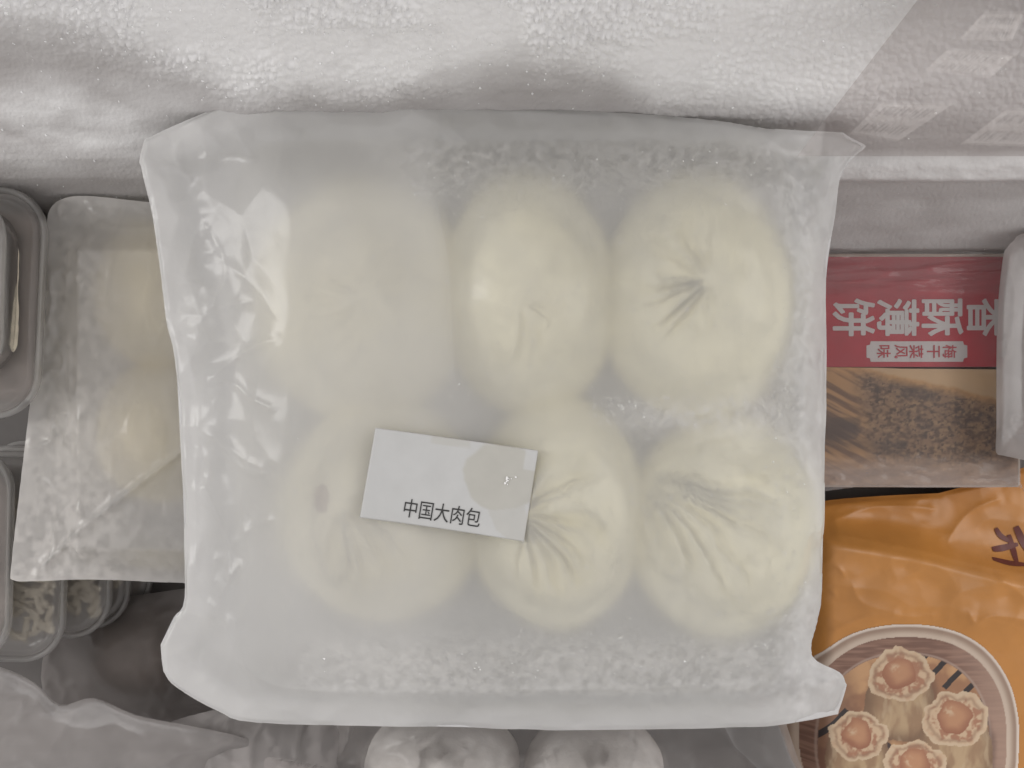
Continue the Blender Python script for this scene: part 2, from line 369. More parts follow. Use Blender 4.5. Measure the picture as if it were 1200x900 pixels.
# ------------------------------------------------------------------ buns
class Bun:
    def __init__(s, u, v, ru, rv, top, h, pc, n, amp, swirl, sector=None, seed=0, zref=-0.018, reach=0.92):
        s.reach = reach
        k = sc_(zref); s.x, s.y, _ = P(u, v, zref); s.rx = ru * k; s.ry = rv * k; s.top = top; s.h = h
        s.px, s.py, _ = P(pc[0], pc[1], -0.004); s.n = n; s.amp = amp; s.sw = swirl; s.sec = sector; s.seed = seed
    def height(s, X, Y, pleats=True):
        a = np.arctan2((Y - s.y) / s.ry, (X - s.x) / s.rx)
        wob = 1 + 0.05 * (vnoise(a * 1.5 + 20, a * 0 + s.seed, s.seed) - 0.5)
        q = np.hypot((X - s.x) / s.rx, (Y - s.y) / s.ry) / wob
        t = np.clip(1 - q ** 2.6, 0, 1) ** 0.62
        z = s.top - s.h + s.h * t
        if not pleats: return np.where(q < 1, z, -9.0)          # what a taut film feels
        # pleats gathered round the twist
        dx = X - s.px; dy = Y - s.py; rho = np.hypot(dx, dy); al = np.arctan2(dy, dx)
        ph = al + s.sw * rho / 0.03 + 0.35 * (fbm(X * 60, Y * 60, 3, s.seed + 5) - 0.5) + 0.9 * (vnoise(al * 1.9 + 9, al * 0, s.seed + 8) - 0.5)
        k = ph * s.n / (2 * np.pi); fr = k - np.floor(k)
        pa = 0.45 + 0.9 * _hash(np.floor(k) % s.n, 0 * k, s.seed + 3)
        saw = np.where(fr < 0.74, fr / 0.74, (1 - fr) / 0.26)          # dough folded over: slow rise, steep fall
        env = sm(0.002, 0.010, rho) * sm(s.reach * min(s.rx, s.ry), 0.35 * s.reach * min(s.rx, s.ry), rho)
        if s.sec is not None:
            da = np.angle(np.exp(1j * (al - s.sec[0]))); env = env * (0.04 + 0.96 * sm(s.sec[1], s.sec[1] * 0.45, np.abs(da)))
        z = z + s.amp * pa * (saw - 1.0) * env * sm(1.0, 0.8, q)
        z = z - 0.25 * s.amp * np.exp(-(rho / 0.008) ** 2)
        return np.where(q < 1, z + 0.0014 * (fbm(X * 90, Y * 90, 3, s.seed) - 1.0) * sm(1, 0.8, q) - 0.0006 * sm(0.62, 0.75, fbm(X * 260, Y * 260, 2, s.seed + 2)), -9.0)
    def build(s, m, nr=56, nt=170):
        V = []; F = []
        th = np.arange(nt) * 2 * np.pi / nt
        wob = 1 + 0.05 * (vnoise(np.angle(np.exp(1j * th)) * 1.5 + 20, th * 0 + s.seed, s.seed) - 0.5)
        rs = np.concatenate([(np.arange(1, nr) / nr) ** 0.9 * 0.975, [0.985, 0.993, 0.998]])
        V.append((s.x, s.y, float(s.height(np.array(s.x), np.array(s.y)))))
        for r in rs:
            x = s.x + s.rx * wob * r * np.cos(th); y = s.y + s.ry * wob * r * np.sin(th); z = s.height(x, y)
            z = np.where(z < -5, s.top - s.h, z); V += list(zip(x, y, z))
        zb = s.top - s.h
        for r, dz in ((1.0, 0.004), (0.985, -0.003), (0.93, -0.0075), (0.8, -0.009)):
            V += list(zip(s.x + s.rx * wob * r * np.cos(th), s.y + s.ry * wob * r * np.sin(th), np.full(nt, zb + dz - 0.004)))
        R = len(rs) + 4
        for j in range(nt): F.append((0, 1 + j, 1 + (j + 1) % nt))
        for i in range(R - 1):
            for j in range(nt):
                a = 1 + i * nt + j; b = 1 + i * nt + (j + 1) % nt; F.append((a, a + nt, b + nt, b))
        V.append((s.x, s.y, zb - 0.013)); e = len(V) - 1
        for j in range(nt): F.append((e, 1 + (R - 1) * nt + (j + 1) % nt, 1 + (R - 1) * nt + j))
        return mesh_obj('steamed_bun', V, F, m)

PI = math.pi
BUNS = [
 (Bun(416, 348, 132, 152, -0.005, 0.045, (430, 345), 13, 0.0034, 0.5, None, 1), 'upper left steamed bun, palest under the milky folded film', ),
 (Bun(620, 340, 110, 148, -0.0015, 0.044, (605, 352), 10, 0.0036, 0.5, (-0.8, 1.5), 2), 'smooth steamed bun in the middle of the upper row', ),
 (Bun(826, 345, 118, 150, 0.001, 0.046, (835, 325), 15, 0.0135, 0.22, (PI, 1.8), 3), 'upper right steamed bun with two deep slanting pleats', ),
 (Bun(442, 608, 126, 138, -0.004, 0.044, (395, 592), 14, 0.0092, 0.30, (-0.6, 1.7), 4, reach=1.2), 'lower left steamed bun with brown juice spot, under the paper label', ),
 (Bun(656, 608, 108, 146, 0.000, 0.046, (608, 606), 15, 0.0115, 0.22, (-0.1, 1.9), 5, reach=1.25), 'steamed bun right of the label with pleats fanning to the right', ),
 (Bun(858, 624, 116, 140, 0.000, 0.046, (748, 562), 26, 0.0092, 0.12, (-0.5, 1.25), 6, reach=2.1), 'lower right steamed bun with long fine pleats', ),
]
for b, lab in BUNS:
    o = b.build(M['bun_grey'] if b.seed in (1, 4) else M['bun']); tag(o, lab, 'steamed bun', 'six steamed buns in the big bag')
    if 'juice' in lab:
        sx, sy, _ = P(375, 586, -0.006); V = [(sx, sy, 0)]; n = 22
        for k in range(n):
            r = 0.0042 * (0.75 + 0.5 * float(vnoise(np.array(k * 0.9), np.array(0.), 3))); V.append((sx + 0.9 * r * math.cos(2 * PI * k / n), sy + 1.5 * r * math.sin(2 * PI * k / n), 0))
        V = [(x, y, float(b.height(np.array(x), np.array(y))) + 0.0006) for x, y, _ in V]
        mesh_obj('juice_spot', V, [(0, 1 + k, 1 + (k + 1) % n) for k in range(n)], M['stain'], o)['label'] = 'brown spot of filling juice'

# ------------------------------------------------------------------ tray under the six buns
def rrect(cx, cy, hx, hy, r, n=10, rot=0.0):
    pts = []
    for qx, qy, a0 in ((1, 1, 0), (-1, 1, 90), (-1, -1, 180), (1, -1, 270)):
        for k in range(n + 1):
            a = math.radians(a0 + 90 * k / n); pts.append((qx * (hx - r) + r * math.cos(a), qy * (hy - r) + r * math.sin(a)))
    c, s = math.cos(rot), math.sin(rot)
    return [(cx + x * c - y * s, cy + x * s + y * c) for x, y in pts]
def loft(rings, close_last=True, close_first=False):
    V = []; F = []; n = len(rings[0])
    for r in rings: V += r
    for i in range(len(rings) - 1):
        for j in range(n):
            a = i * n + j; b = i * n + (j + 1) % n; F.append((a, b, b + n, a + n))
    if close_last: F.append(tuple(range((len(rings) - 1) * n, len(rings) * n)))
    if close_first: F.append(tuple(range(n))[::-1])
    return V, F
def tray(name, label, u0, v0, u1, v1, z, depth, rad, m, z_ref):
    x0, y1, _ = P(u0, v0, z_ref); x1, y0, _ = P(u1, v1, z_ref)
    cx, cy, hx, hy = (x0 + x1) / 2, (y0 + y1) / 2, (x1 - x0) / 2, (y1 - y0) / 2
    ring = lambda d, zz: [(x, y, zz) for x, y in rrect(cx, cy, hx - d, hy - d, max(rad - d, 0.002))]
    t = thing(name, label, 'tray', None, (cx, cy, z - depth))
    V, F = loft([ring(0.0055, z), ring(0.008, z - 0.004), ring(0.011, z - depth + 0.004), ring(0.015, z - depth)])
    keep(mesh_obj('tray_basin', V, F, m), t)
    V, F = loft([ring(-0.0005, z - 0.003), ring(0.0, z), ring(0.0015, z + 0.0012), ring(0.003, z), ring(0.0042, z + 0.0008), ring(0.0055, z)], False)
    keep(mesh_obj('tray_rim', V, F, m), t)
    return (cx, cy, hx, hy)
TR = tray('plastic_tray', 'clear plastic tray holding six buns inside the big bag', 262, 150, 944, 826, -0.029, 0.031, 0.03, M['tray'], -0.024)

# ------------------------------------------------------------------ main bag film
OUT = [(166, 196), (164, 188), (169, 165), (173, 162), (215, 143), (290, 113), (340, 114), (380, 116), (450, 122), (540, 122), (620, 126), (770, 135), (850, 143), (895, 151), (930, 153), (986, 155), (989, 156), (1001, 163), (1013, 169), (1014, 173), (1004, 181), (992, 194), (984, 212), (979, 250), (968, 330), (969, 420), (966, 560), (963, 690), (957, 728), (951, 768), (984, 788), (991, 800), (992, 806), (983, 834), (978, 838), (900, 850), (700, 855), (480, 851),
       (300, 847), (255, 833), (207, 806), (194, 788), (192, 782), (189, 758), (190, 752), (203, 724), (216, 700), (215, 600), (210, 500), (205, 420), (194, 372), (188, 310), (179, 255), (170, 215)]
Z0 = -0.030
def bun_tops(X, Y):
    H = np.full(X.shape, -0.055)
    for b, _ in BUNS: H = np.maximum(H, b.height(X, Y))
    return H
def content(X, Y):
    H = np.full(X.shape, -9.0)
    for b, _ in BUNS: H = np.maximum(H, b.height(X, Y, False))
    cx, cy, hx, hy = TR
    r = 0.03; qx = np.abs(X - cx) - (hx - r); qy = np.abs(Y - cy) - (hy - r)
    sd = np.hypot(np.maximum(qx, 0), np.maximum(qy, 0)) + np.minimum(np.maximum(qx, qy), 0) - r
    H = np.maximum(H, np.where((sd < 0.0005) & (sd > -0.006), -0.0275, -9.0))
    # air in the bag keeps the film off the buns, most of all over the left pair
    U, V = UV(X, Y, -0.006)
    puff = -0.0275 + (0.0200 + 0.0008 * sm(560, 500, U + 12 * (fbm(V / 40, U * 0, 2, 77) - 0.5))) * sm(0.004, -0.040, sd) - 0.0025 * fbm(U / 90, V / 90, 2, 78)
    return np.maximum(H + 0.0010, np.where(sd < -0.003, puff, -9.0))
RIDGES = [
 ([(330, 398), (300, 405), (268, 422), (243, 440), (234, 452)], 0.0026, 0.0017),
 ([(234, 452), (254, 447), (272, 452), (290, 466), (330, 482)], 0.0020, 0.0016),
 ([(228, 522), (240, 512), (256, 526), (276, 548), (300, 556), (322, 552)], 0.0030, 0.0026),
 ([(236, 500), (252, 516), (285, 540), (318, 550)], 0.0016, 0.0018),
 ([(228, 560), (240, 590), (255, 620), (262, 650), (264, 690)], 0.0026, 0.0022),
 ([(262, 648), (285, 626), (305, 612), (330, 606)], 0.0020, 0.0018),
 ([(236, 740), (252, 705), (268, 676), (282, 655)], 0.0022, 0.0018),
 ([(244, 180), (262, 176), (280, 180), (302, 186)], 0.0016, 0.0012),
 ([(170, 190), (186, 186), (206, 196), (215, 210)], 0.0022, 0.0014),
 ([(205, 150), (192, 172), (204, 196)], 0.0016, 0.0014),
 ([(180, 233), (196, 230), (214, 226)], 0.0012, 0.0010),
 ([(225, 250), (250, 290), (258, 320), (248, 345), (236, 370)], 0.0028, 0.0030),
 ([(205, 330), (213, 290), (222, 258)], 0.0022, 0.0016),
 ([(192, 332), (212, 328), (234, 332)], 0.0014, 0.0010),
 ([(194, 352), (206, 349), (217, 348)], 0.0012, 0.0008),
 ([(196, 380), (204, 372), (212, 368)], 0.0012, 0.0008),
 ([(258, 305), (290, 330), (318, 362), (330, 380)], 0.0012, 0.0012),
 ([(232, 358), (260, 356), (300, 352)], 0.0010, 0.0012),
 ([(205, 390), (218, 440), (222, 500), (220, 600), (222, 680)], 0.0030, 0.0030),
 ([(514, 235), (520, 270), (527, 310), (530, 360), (533, 420), (536, 455)], 0.0012, 0.0011),
 ([(262, 720), (264, 745), (275, 775), (300, 800), (340, 812), (420, 818), (560, 817), (760, 812), (900, 806)], 0.0022, 0.0022),
 ([(192, 768), (202, 782), (214, 790), (230, 797)], 0.0018, 0.0012),
 ([(926, 205), (945, 260), (955, 300), (962, 330)], 0.0022, 0.0018),
 ([(900, 150), (930, 170), (985, 168)], 0.0018, 0.0020),
 ([(988, 156), (984, 200), (972, 240)], 0.0020, 0.0012),
 ([(895, 155), (920, 190), (965, 225)], 0.0012, 0.0014),
 ([(935, 745), (940, 780), (942, 830)], 0.0030, 0.0025),
 ([(948, 768), (944, 790), (930, 815)], 0.0016, 0.0014),
 ([(860, 840), (880, 815), (900, 800)], 0.0008, 0.0010),
 ([(520, 125), (532, 150), (560, 165)], 0.0010, 0.0012),
]
def main_wrinkle(U, V, X, Y):
    wl = sm(400, 260, U)
    ang = fbm(U / 120, V / 120, 2, 91)
    z = wl * (0.0042 * worley(U / 62 + 0.8 * ang, V / 105 + 0.5 * ang, 92) + 0.0005 * worley(U / 30 + ang, V / 44, 93))
    rt = sm(910, 970, U)
    z = z + rt * (0.0016 * (1 - np.abs(2 * fbm(U / 40, V / 110, 3, 94) - 1)) ** 5)
    z = z + sm(200, 120, V) * 0.0008 * fbm(U / 70, V / 30, 3, 95)
    bd = np.maximum.reduce([sm(290, 240, U), sm(805, 830, V), sm(940, 960, U), sm(170, 145, V)])
    z = z + bd * (0.0022 * worley(U / 44 + ang, V / 38 - ang, 98))
    return z + 0.0010 * (fbm(U / 90, V / 90, 3, 96) - 0.5)
def main_milk(U, V, X, Y, gap, D):
    g = np.clip(gap + content(X, Y) - bun_tops(X, Y), 0, 0.03)
    fr = sm(0.36, 0.68, fbm(U / 9, V / 9, 3, 101)) * 0.5 + 0.5 * sm(0.25, 0.85, vnoise(U / 4.5, V / 4.5, 102))
    nearbun = sm(0.0035, 0.010, g)
    # loose frost gathered along the tray walls and in the valleys
    zone = np.maximum.reduce([sm(262, 180, V) * sm(150, 185, V) * sm(400, 520, U) * sm(970, 940, U),
                              sm(880, 935, U) * sm(968, 940, U) * sm(160, 200, V),
                              sm(715, 770, V) * sm(818, 800, V) * sm(300, 420, U),
                              0.8 * sm(455, 480, V) * sm(520, 490, V) * sm(700, 760, U)])
    mk = 0.28 * zone * nearbun * (0.38 + 0.72 * fr) - 0.04 * zone * (1 - fr)
    # doubled, loose film over the left third
    line = np.interp(V, [100, 235, 310, 420, 480, 560, 700, 860], [505, 512, 526, 534, 560, 540, 500, 470]) + 0
    mk = mk + 0.14 * sm(14, -14, U - line) * sm(480, 440, V) + 0.14 * sm(60, -60, U - line) * sm(440, 480, V)
    mk = mk + 0.10 * sm(340, 250, U) + 0.05 * sm(600, 480, U)
    mk = mk + 0.15 * sm(0.018, 0.008, D) + 0.10 * sm(190, 150, V) - 0.06 * sm(0.003, 0.0, D)
    return mk
bag = thing('plastic_bag', 'large frosted plastic bag of six steamed buns on a tray, centre of the freezer', 'plastic bag', None, (0, 0, -0.068))
Vv, F, mk, MAIN = make_sheet(OUT, Z0, content, 0.00001, 700, 2.2, RIDGES, main_wrinkle, main_milk, True,
                             lambda U, V: 0.004 * (fbm(U / 60, V / 60, 2, 97) - 0.5), post=40)
keep(mesh_obj('front_film', Vv, F, M['film'], None, True, {'milk': mk}), bag)
keep(back_sheet(OUT, Z0, -0.066, 'back_film', M['film_back'], None, 2.2), bag)

# frost grains lying on the tray between buns and film
N = 90000; u = RNG.uniform(300, 955, N); v = RNG.uniform(160, 815, N); w = np.full(N, 0.05)
w = np.where((v < 250) & (u > 480), 0.7 * (1 - np.abs(v - 195) / 60), w); w = np.where(u > 900, np.maximum(w, 0.7), w)
w = np.where((v > 735) & (u > 330), np.maximum(w, 0.75 * np.minimum(1, (v - 735) / 40)), w)
w = np.where((v > 465) & (v < 500) & (u > 690), np.maximum(w, 0.7), w); w = np.where(u < 470, 0.3 * w, w)
ok = RNG.random(N) < w * (0.3 + 1.1 * fbm(u / 30, v / 30, 3, 5)); u = u[ok]; v = v[ok]
sx_ = sc_(-0.012); gx = (u - 600) * sx_; gy = (450 - v) * sx_; hb = bun_tops(gx, gy)
pts = []
for x, y, h in zip(gx, gy, hb):
    zf = sample(MAIN, x, y)
    if zf - h > 0.002: pts.append((x, y, zf - RNG.uniform(0.0005, 0.0016)))
    if len(pts) >= 7000: break
g = grains('loose_frost', pts, 0.0002, 0.0008, M['frost'])
tag(g, 'loose frost grains lying inside the big bag around the buns', None, None, 'stuff')

# ------------------------------------------------------------------ lettering
def glyphs(body, size, m, name, emb=0.0, squeeze=1.0, space=1.0):
    c = bpy.data.curves.new(name, 'FONT'); c.body = body; c.size = size; c.align_x = 'CENTER'; c.align_y = 'CENTER'
    c.offset = emb; c.space_character = space; c.resolution_u = 3
    t = bpy.data.objects.new(name + '_curve', c); COL.objects.link(t)
    bpy.context.view_layer.update()
    dg = bpy.context.evaluated_depsgraph_get()
    me = bpy.data.meshes.new_from_object(t.evaluated_get(dg)); me.name = name
    bpy.data.objects.remove(t); bpy.data.curves.remove(c)
    for v in me.vertices: v.co.x *= squeeze
    me.materials.clear(); me.materials.append(m)
    o = bpy.data.objects.new(name, me); COL.objects.link(o); return o
def embolden(o, d):
    """heavier strokes: shifted copies of the glyph mesh, each a hair higher"""
    me = o.data; V = np.array([v.co[:] for v in me.vertices]); Fc = [tuple(p.vertices) for p in me.polygons]; m = me.materials[0]
    Vs = []; Fs = []
    for i, (a, b) in enumerate(((0, 0), (d, 0), (-d, 0), (0, d), (0, -d), (.7 * d, .7 * d), (-.7 * d, -.7 * d), (.7 * d, -.7 * d), (-.7 * d, .7 * d))):
        Vs.append(V + np.array([a, b, i * 0.00001])); Fs += [tuple(k + i * len(V) for k in f) for f in Fc]
    n = bpy.data.meshes.new(me.name); n.from_pydata([tuple(v) for v in np.concatenate(Vs)], [], Fs); n.materials.append(m); o.data = n
def drape(o, fn):
    for v in o.data.vertices:
        v.co = fn(v.co.x, v.co.y, v.co.z)
    o.data.update()

# ------------------------------------------------------------------ paper label
def paper_mat():
    m, nt, out = mat('label_paper'); L = nt.links.new
    b = nd(nt, 'ShaderNodeBsdfPrincipled'); b.inputs['Roughness'].default_value = 0.55
    at = nd(nt, 'ShaderNodeAttribute', attribute_name='wet'); tc = nd(nt, 'ShaderNodeTexCoord')
    n = nd(nt, 'ShaderNodeTexNoise'); n.inputs['Scale'].default_value = 120; L(tc.outputs['Object'], n.inputs['Vector'])
    mx = nd(nt, 'ShaderNodeMix', data_type='RGBA'); mx.inputs[6].default_value = (0.50, 0.505, 0.505, 1); mx.inputs[7].default_value = (0.43, 0.42, 0.38, 1)
    L(at.outputs['Fac'], mx.inputs[0])
    m2 = nd(nt, 'ShaderNodeMix', data_type='RGBA', blend_type='MULTIPLY'); m2.inputs[0].default_value = 0.12
    L(mx.outputs[2], m2.inputs[6]); L(n.outputs['Fac'], m2.inputs[7]); L(m2.outputs[2], b.inputs['Base Color'])
    L(b.outputs[0], out.inputs[0]); return m
def build_label():
    zt = 0.003
    c = np.array(XY([(438, 502), (631, 529), (614, 636), (421, 607)], zt))
    nu, nv = 90, 52; V = []; wet = []
    zz = np.array([[sample(MAIN, *(c[0] * (1 - a) * (1 - b) + c[1] * a * (1 - b) + c[2] * a * b + c[3] * (1 - a) * b)) for a in np.linspace(0, 1, nu)] for b in np.linspace(0, 1, nv)])
    A, B = np.meshgrid(np.linspace(-1, 1, nu), np.linspace(-1, 1, nv))
    # stiff paper: fit a gentle quadratic to the film below, then lift clear
    T = np.stack([np.ones_like(A), A, B, A * B, A * A, B * B], -1).reshape(-1, 6)
    k, *_ = np.linalg.lstsq(T, zz.ravel(), rcond=None); k[3:] *= 0.6
    fit = T @ k; fit += max(0, (zz.ravel() - fit).max()) + 0.0005
    def zq(a, b): a = 2 * a - 1; b = 2 * b - 1; return float(np.array([1, a, b, a * b, a * a, b * b]) @ k)
    lift = fit[0] - zq(0, 0)
    pos = lambda a, b: (*(c[0] * (1 - a) * (1 - b) + c[1] * a * (1 - b) + c[2] * a * b + c[3] * (1 - a) * b), zq(a, b) + lift)
    for j in range(nv):
        for i in range(nu):
            a, b = i / (nu - 1), j / (nv - 1); V.append(pos(a, b))
            nz_ = 0.30 * (float(fbm(np.array(a * 5), np.array(b * 4), 3, 7)) - 0.5)
            e = math.hypot((a - 0.80) / 0.22, (b - 0.34) / 0.40) + nz_
            tail = abs((a - 0.84) - 0.30 * (b - 0.6)) / 0.13 + max(0, b - 0.92) * 6 + max(0, 0.5 - b) * 4 + nz_
            strip = max(abs(b - 0.03) / 0.05, abs(a - 0.47) / 0.12) + nz_
            wv = max(float(sm(1.05, 0.95, e)), 0.55 * float(sm(1.05, 0.9, tail)), 0.6 * float(sm(1.1, 0.9, strip)))
            if a > 0.93 and b < 0.22: wv *= 0.2
            wet.append(wv * 0.8 + 0.10 * float(fbm(np.array(a * 4), np.array(b * 3), 3, 9)))
    F = [(j * nu + i, (j + 1) * nu + i, (j + 1) * nu + i + 1, j * nu + i + 1) for j in range(nv - 1) for i in range(nu - 1)]
    zl = min(v[2] for v in V)
    t = thing('paper_label', 'small white paper label with five black characters on the big bag', 'paper label', None, (V[0][0], V[0][1], zl))
    p = mesh_obj('paper', V, F, paper_mat(), None, True, {'wet': wet})
    md = p.modifiers.new('thickness', 'SOLIDIFY'); md.thickness = 0.0003; md.offset = -1
    keep(p, t)
    # 5 characters, 95 px wide in the photo, centred at (0.47, 0.85) of the label
    w = np.linalg.norm(c[1] - c[0]); h = np.linalg.norm(c[3] - c[0])
    g = glyphs('中国大肉包', 1.0, M['ink'], 'lettering', 0.0, 0.97, 1.0)
    size = 0.099 * w
    drape(g, lambda x, y, z: (lambda q: (q[0], q[1], q[2] + 0.00025))(pos(0.482 + x * size / w, 0.845 - y * size * 1.22 / h)))
    keep(g, t)
    # a crumb of ice stuck on the wet patch
    q = pos(0.845, 0.36)
    cr = grains('ice_crumb', [(q[0] + RNG.normal() * 0.0009, q[1] + RNG.normal() * 0.0012, q[2] + 0.0004) for k in range(16)], 0.0003, 0.0008, M['frost'])
    tag(cr, 'crumb of white ice stuck to the paper label', 'ice crumb')
build_label()


# ------------------------------------------------------------------ the second bag of buns, half under the big one
LB = [(58, 246), (76, 232), (110, 230), (190, 238), (330, 243), (335, 684), (215, 683), (110, 679), (45, 681), (16, 680), (13, 664), (24, 565), (40, 430), (50, 330), (54, 275)]
ZL = -0.100
LBUNS = [(Bun(172, 342, 86, 92, -0.0875, 0.034, (160, 335), 12, 0.0012, 0.4, None, 11, -0.09), 'upper bun in the left bag, smooth and blurred by frost'),
         (Bun(170, 508, 80, 86, -0.0865, 0.034, (153, 486), 13, 0.0050, 0.4, (0.2, 1.8), 12, -0.09), 'lower bun in the left bag, with a pinched top')]
def lcontent(X, Y):
    H = np.full(X.shape, -9.0)
    for b, _ in LBUNS: H = np.maximum(H, b.height(X, Y, False))
    U, V = UV(X, Y, ZL)
    box = sm(70, 105, U) * sm(255, 300, V) * sm(668, 640, V)
    return np.maximum(H + 0.0006, -0.122 + 0.035 * box - 0.0005 * fbm(U / 40, V / 40, 3, 79))
def lwrinkle(U, V, X, Y):
    r = 1 - np.abs(2 * fbm(U / 40, V / 70, 3, 191) - 1)
    return 0.0016 * r ** 7 * (0.3 + sm(140, 60, U)) + 0.0005 * fbm(U / 18, V / 18, 3, 192)
def lmilk(U, V, X, Y, gap, D):
    fr = fbm(U / 8, V / 8, 4, 201)
    return 0.18 * sm(0.30, 0.70, fr) * sm(190, 110, U + 30 * (fr - .5)) + 0.12 * sm(200, 120, U) + 0.10 * sm(560, 620, V) * sm(0.4, 0.6, fr) + 0.12 * sm(0.008, 0, D) - 0.10 * sm(0.55, 0.70, fbm(U / 9, V / 9, 3, 203)) * sm(150, 90, U)
for b, lab in LBUNS:
    tag(b.build(M['bun_pale'], 36, 100), lab, 'steamed bun', 'buns in the left bag')
lb_ = thing('plastic_bag', 'frosty plastic bag of buns with a diagonal crease, half under the big bag at left', 'plastic bag', None, (*P(170, 460, -0.125)[:2], -0.125))
Vv, F, mk, LD = make_sheet(LB, ZL, lcontent, 0.00001, 400, 2.6,
    [([(30, 676), (70, 640), (120, 601), (207, 534), (240, 508)], 0.0052, 0.0011), ([(62, 240), (72, 300), (66, 360)], 0.0016, 0.0016), ([(30, 560), (60, 600), (44, 668)], 0.0016, 0.002),
     ([(80, 240), (120, 262), (190, 262)], 0.0012, 0.0016), ([(46, 420), (70, 480), (60, 560)], 0.0014, 0.002)], lwrinkle, lmilk)
keep(mesh_obj('front_film', Vv, F, M['film_left'], None, True, {'milk': mk}), lb_)
keep(back_sheet(LB, ZL, -0.122, 'back_film', M['film_back'], None, 2.6), lb_)

# ------------------------------------------------------------------ clear tubs
def tub(label, u, v, hu, hv, z, depth, rot, group, seed, food=None):
    k = sc_(z); cx, cy, _ = P(u, v, z); hx, hy = hu * k, hv * k; rad = 0.026
    ring = lambda d, zz: [(x, y, zz) for x, y in rrect(cx, cy, hx - d, hy - d, rad - d, 12, rot)]
    t = thing('food_container', label, 'container', group, (cx, cy, z - depth))
    Vq, Fq = loft([ring(0.0035, z - 0.003), ring(0.0045, z - 0.008), ring(0.007, z - depth + 0.005), ring(0.009, z - depth + 0.0012), ring(0.012, z - depth)])
    keep(mesh_obj('tub_body', Vq, Fq, M['tub']), t)
    Vq, Fq = loft([ring(0.0006, z - 0.0045), ring(0.0, z - 0.002), ring(0.0006, z), ring(0.0022, z + 0.0006), ring(0.0034, z - 0.0004), ring(0.0040, z - 0.0022)], False)
    keep(mesh_obj('rim', Vq, Fq, M['rim']), t)
    Vq, Fq = loft([ring(0.0040, z - 0.0018), ring(0.0052, z - 0.0026), ring(0.0066, z - 0.0008), ring(0.0080, z - 0.0006), ring(0.0095, z - 0.0016), ring(0.014, z - 0.0020)])
    keep(mesh_obj('lid', Vq, Fq, M['lid']), t)
    if food == 'noodles':
        rg = np.random.default_rng(seed); Vs = []; Fs = []; nb = 0
        for q in range(26):
            x0 = cx + rg.uniform(0.15, 0.74) * hx; y0 = cy + rg.uniform(-0.78, 0.3) * hy; a = rg.uniform(0, 6.28); r = rg.uniform(0.0016, 0.0026)
            pth = []; zc = z - rg.uniform(0.005, 0.009)
            for i in range(16):
                pth.append((x0, y0, zc)); a += rg.normal() * 0.45; x0 += 0.0026 * math.cos(a); y0 += 0.0026 * math.sin(a)
                if abs(x0 - cx) > 0.78 * hx or abs(y0 - cy) > 0.8 * hy: a += 2.0
                x0 = np.clip(x0, cx - 0.8 * hx, cx + 0.8 * hx); y0 = np.clip(y0, cy - 0.82 * hy, cy + 0.82 * hy); zc = np.clip(zc + rg.normal() * 0.0006, z - depth + 0.004, z - 0.0045)
            pth = np.array(pth); tg = np.gradient(pth[:, :2], axis=0); tg /= np.linalg.norm(tg, axis=1, keepdims=True) + 1e-9
            for i, p in enumerate(pth):
                for j in range(6):
                    w = 2 * PI * j / 6; Vs.append((p[0] - tg[i, 1] * r * math.cos(w), p[1] + tg[i, 0] * r * math.cos(w), p[2] + r * 0.8 * math.sin(w)))
            for i in range(15):
                for j in range(6): Fs.append((nb + i * 6 + j, nb + i * 6 + (j + 1) % 6, nb + (i + 1) * 6 + (j + 1) % 6, nb + (i + 1) * 6 + j))
            nb = len(Vs)
        return mesh_obj('frozen_noodles', Vs, Fs, M['noodle'])
    if food == 'filling':
        Vs = []; n = 30
        A, B = np.meshgrid(np.linspace(-1, 1, n), np.linspace(-1, 1, n))
        rc = np.clip(np.hypot(np.maximum(np.abs(A) - 0.6, 0), np.maximum(np.abs(B) - 0.6, 0)) / 0.4, 1, None); XX = cx + A * hx * 0.86 / rc ** 0.7; YY = cy + B * hy * 0.88 / rc ** 0.7
        ed = np.maximum(np.abs(A), np.abs(B)); ZZ = z - 0.0045 - 0.004 * fbm(A * 5 + seed, B * 5, 4, seed) - (depth - 0.010) * sm(0.85, 1.0, ed)
        Vq, Fq, _ = grid_mesh(XX, YY, ZZ, np.ones((n - 1, n - 1), bool))
        return mesh_obj('frozen_filling', Vq, Fq, M['filling'])
G1 = 'clear containers along the left edge'
f = tub('clear lidded container above the left bag, its rounded right end showing', -62, 352, 112, 137, -0.085, 0.045, -0.045, G1, 3, 'filling')
tag(f, 'greyish frozen food in the container left of the left bag', 'frozen food')
f = tub('clear container cut by the left picture edge, topmost of the upper pair', -110, 335, 112, 118, -0.050, 0.034, -0.03, G1, 4, 'filling')
f.data.materials[0] = M['noodle']; tag(f, 'cream coloured food in the topmost container at the left picture edge', 'frozen food')
ST = [(-100, 650, 113, 127, -0.112, 'topmost container of the lower left stack, cut by the picture edge'),
      (-32, 652, 109, 124, -0.133, 'second container of the lower left stack, showing pale noodles'),
      (22, 636, 109, 112, -0.154, 'third container of the lower left stack, with a noodle scrap in its corner'),
      (52, 630, 101, 107, -0.175, 'fourth container of the lower left stack, a rounded rim peeking out'),
      (80, 620, 99, 103, -0.196, 'bottom container of the lower left stack, furthest to the right')]
for i, (u, v, hu, hv, z, lab) in enumerate(ST):
    f = tub(lab, u, v, hu, hv, z, 0.0185, -0.02, 'stack of clear containers at lower left', 20 + i, 'noodles' if i in (1, 2, 3) else 'filling')
    tag(f, ['greyish frozen food in the topmost container of the lower left stack', 'pale noodles in the second container of the lower left stack', 'pale noodles in the third container of the lower left stack',
            'noodles in the fourth container of the lower left stack', 'greyish frozen food in the bottom container of the lower left stack'][i], 'noodles' if i in (1, 2, 3) else 'frozen food')

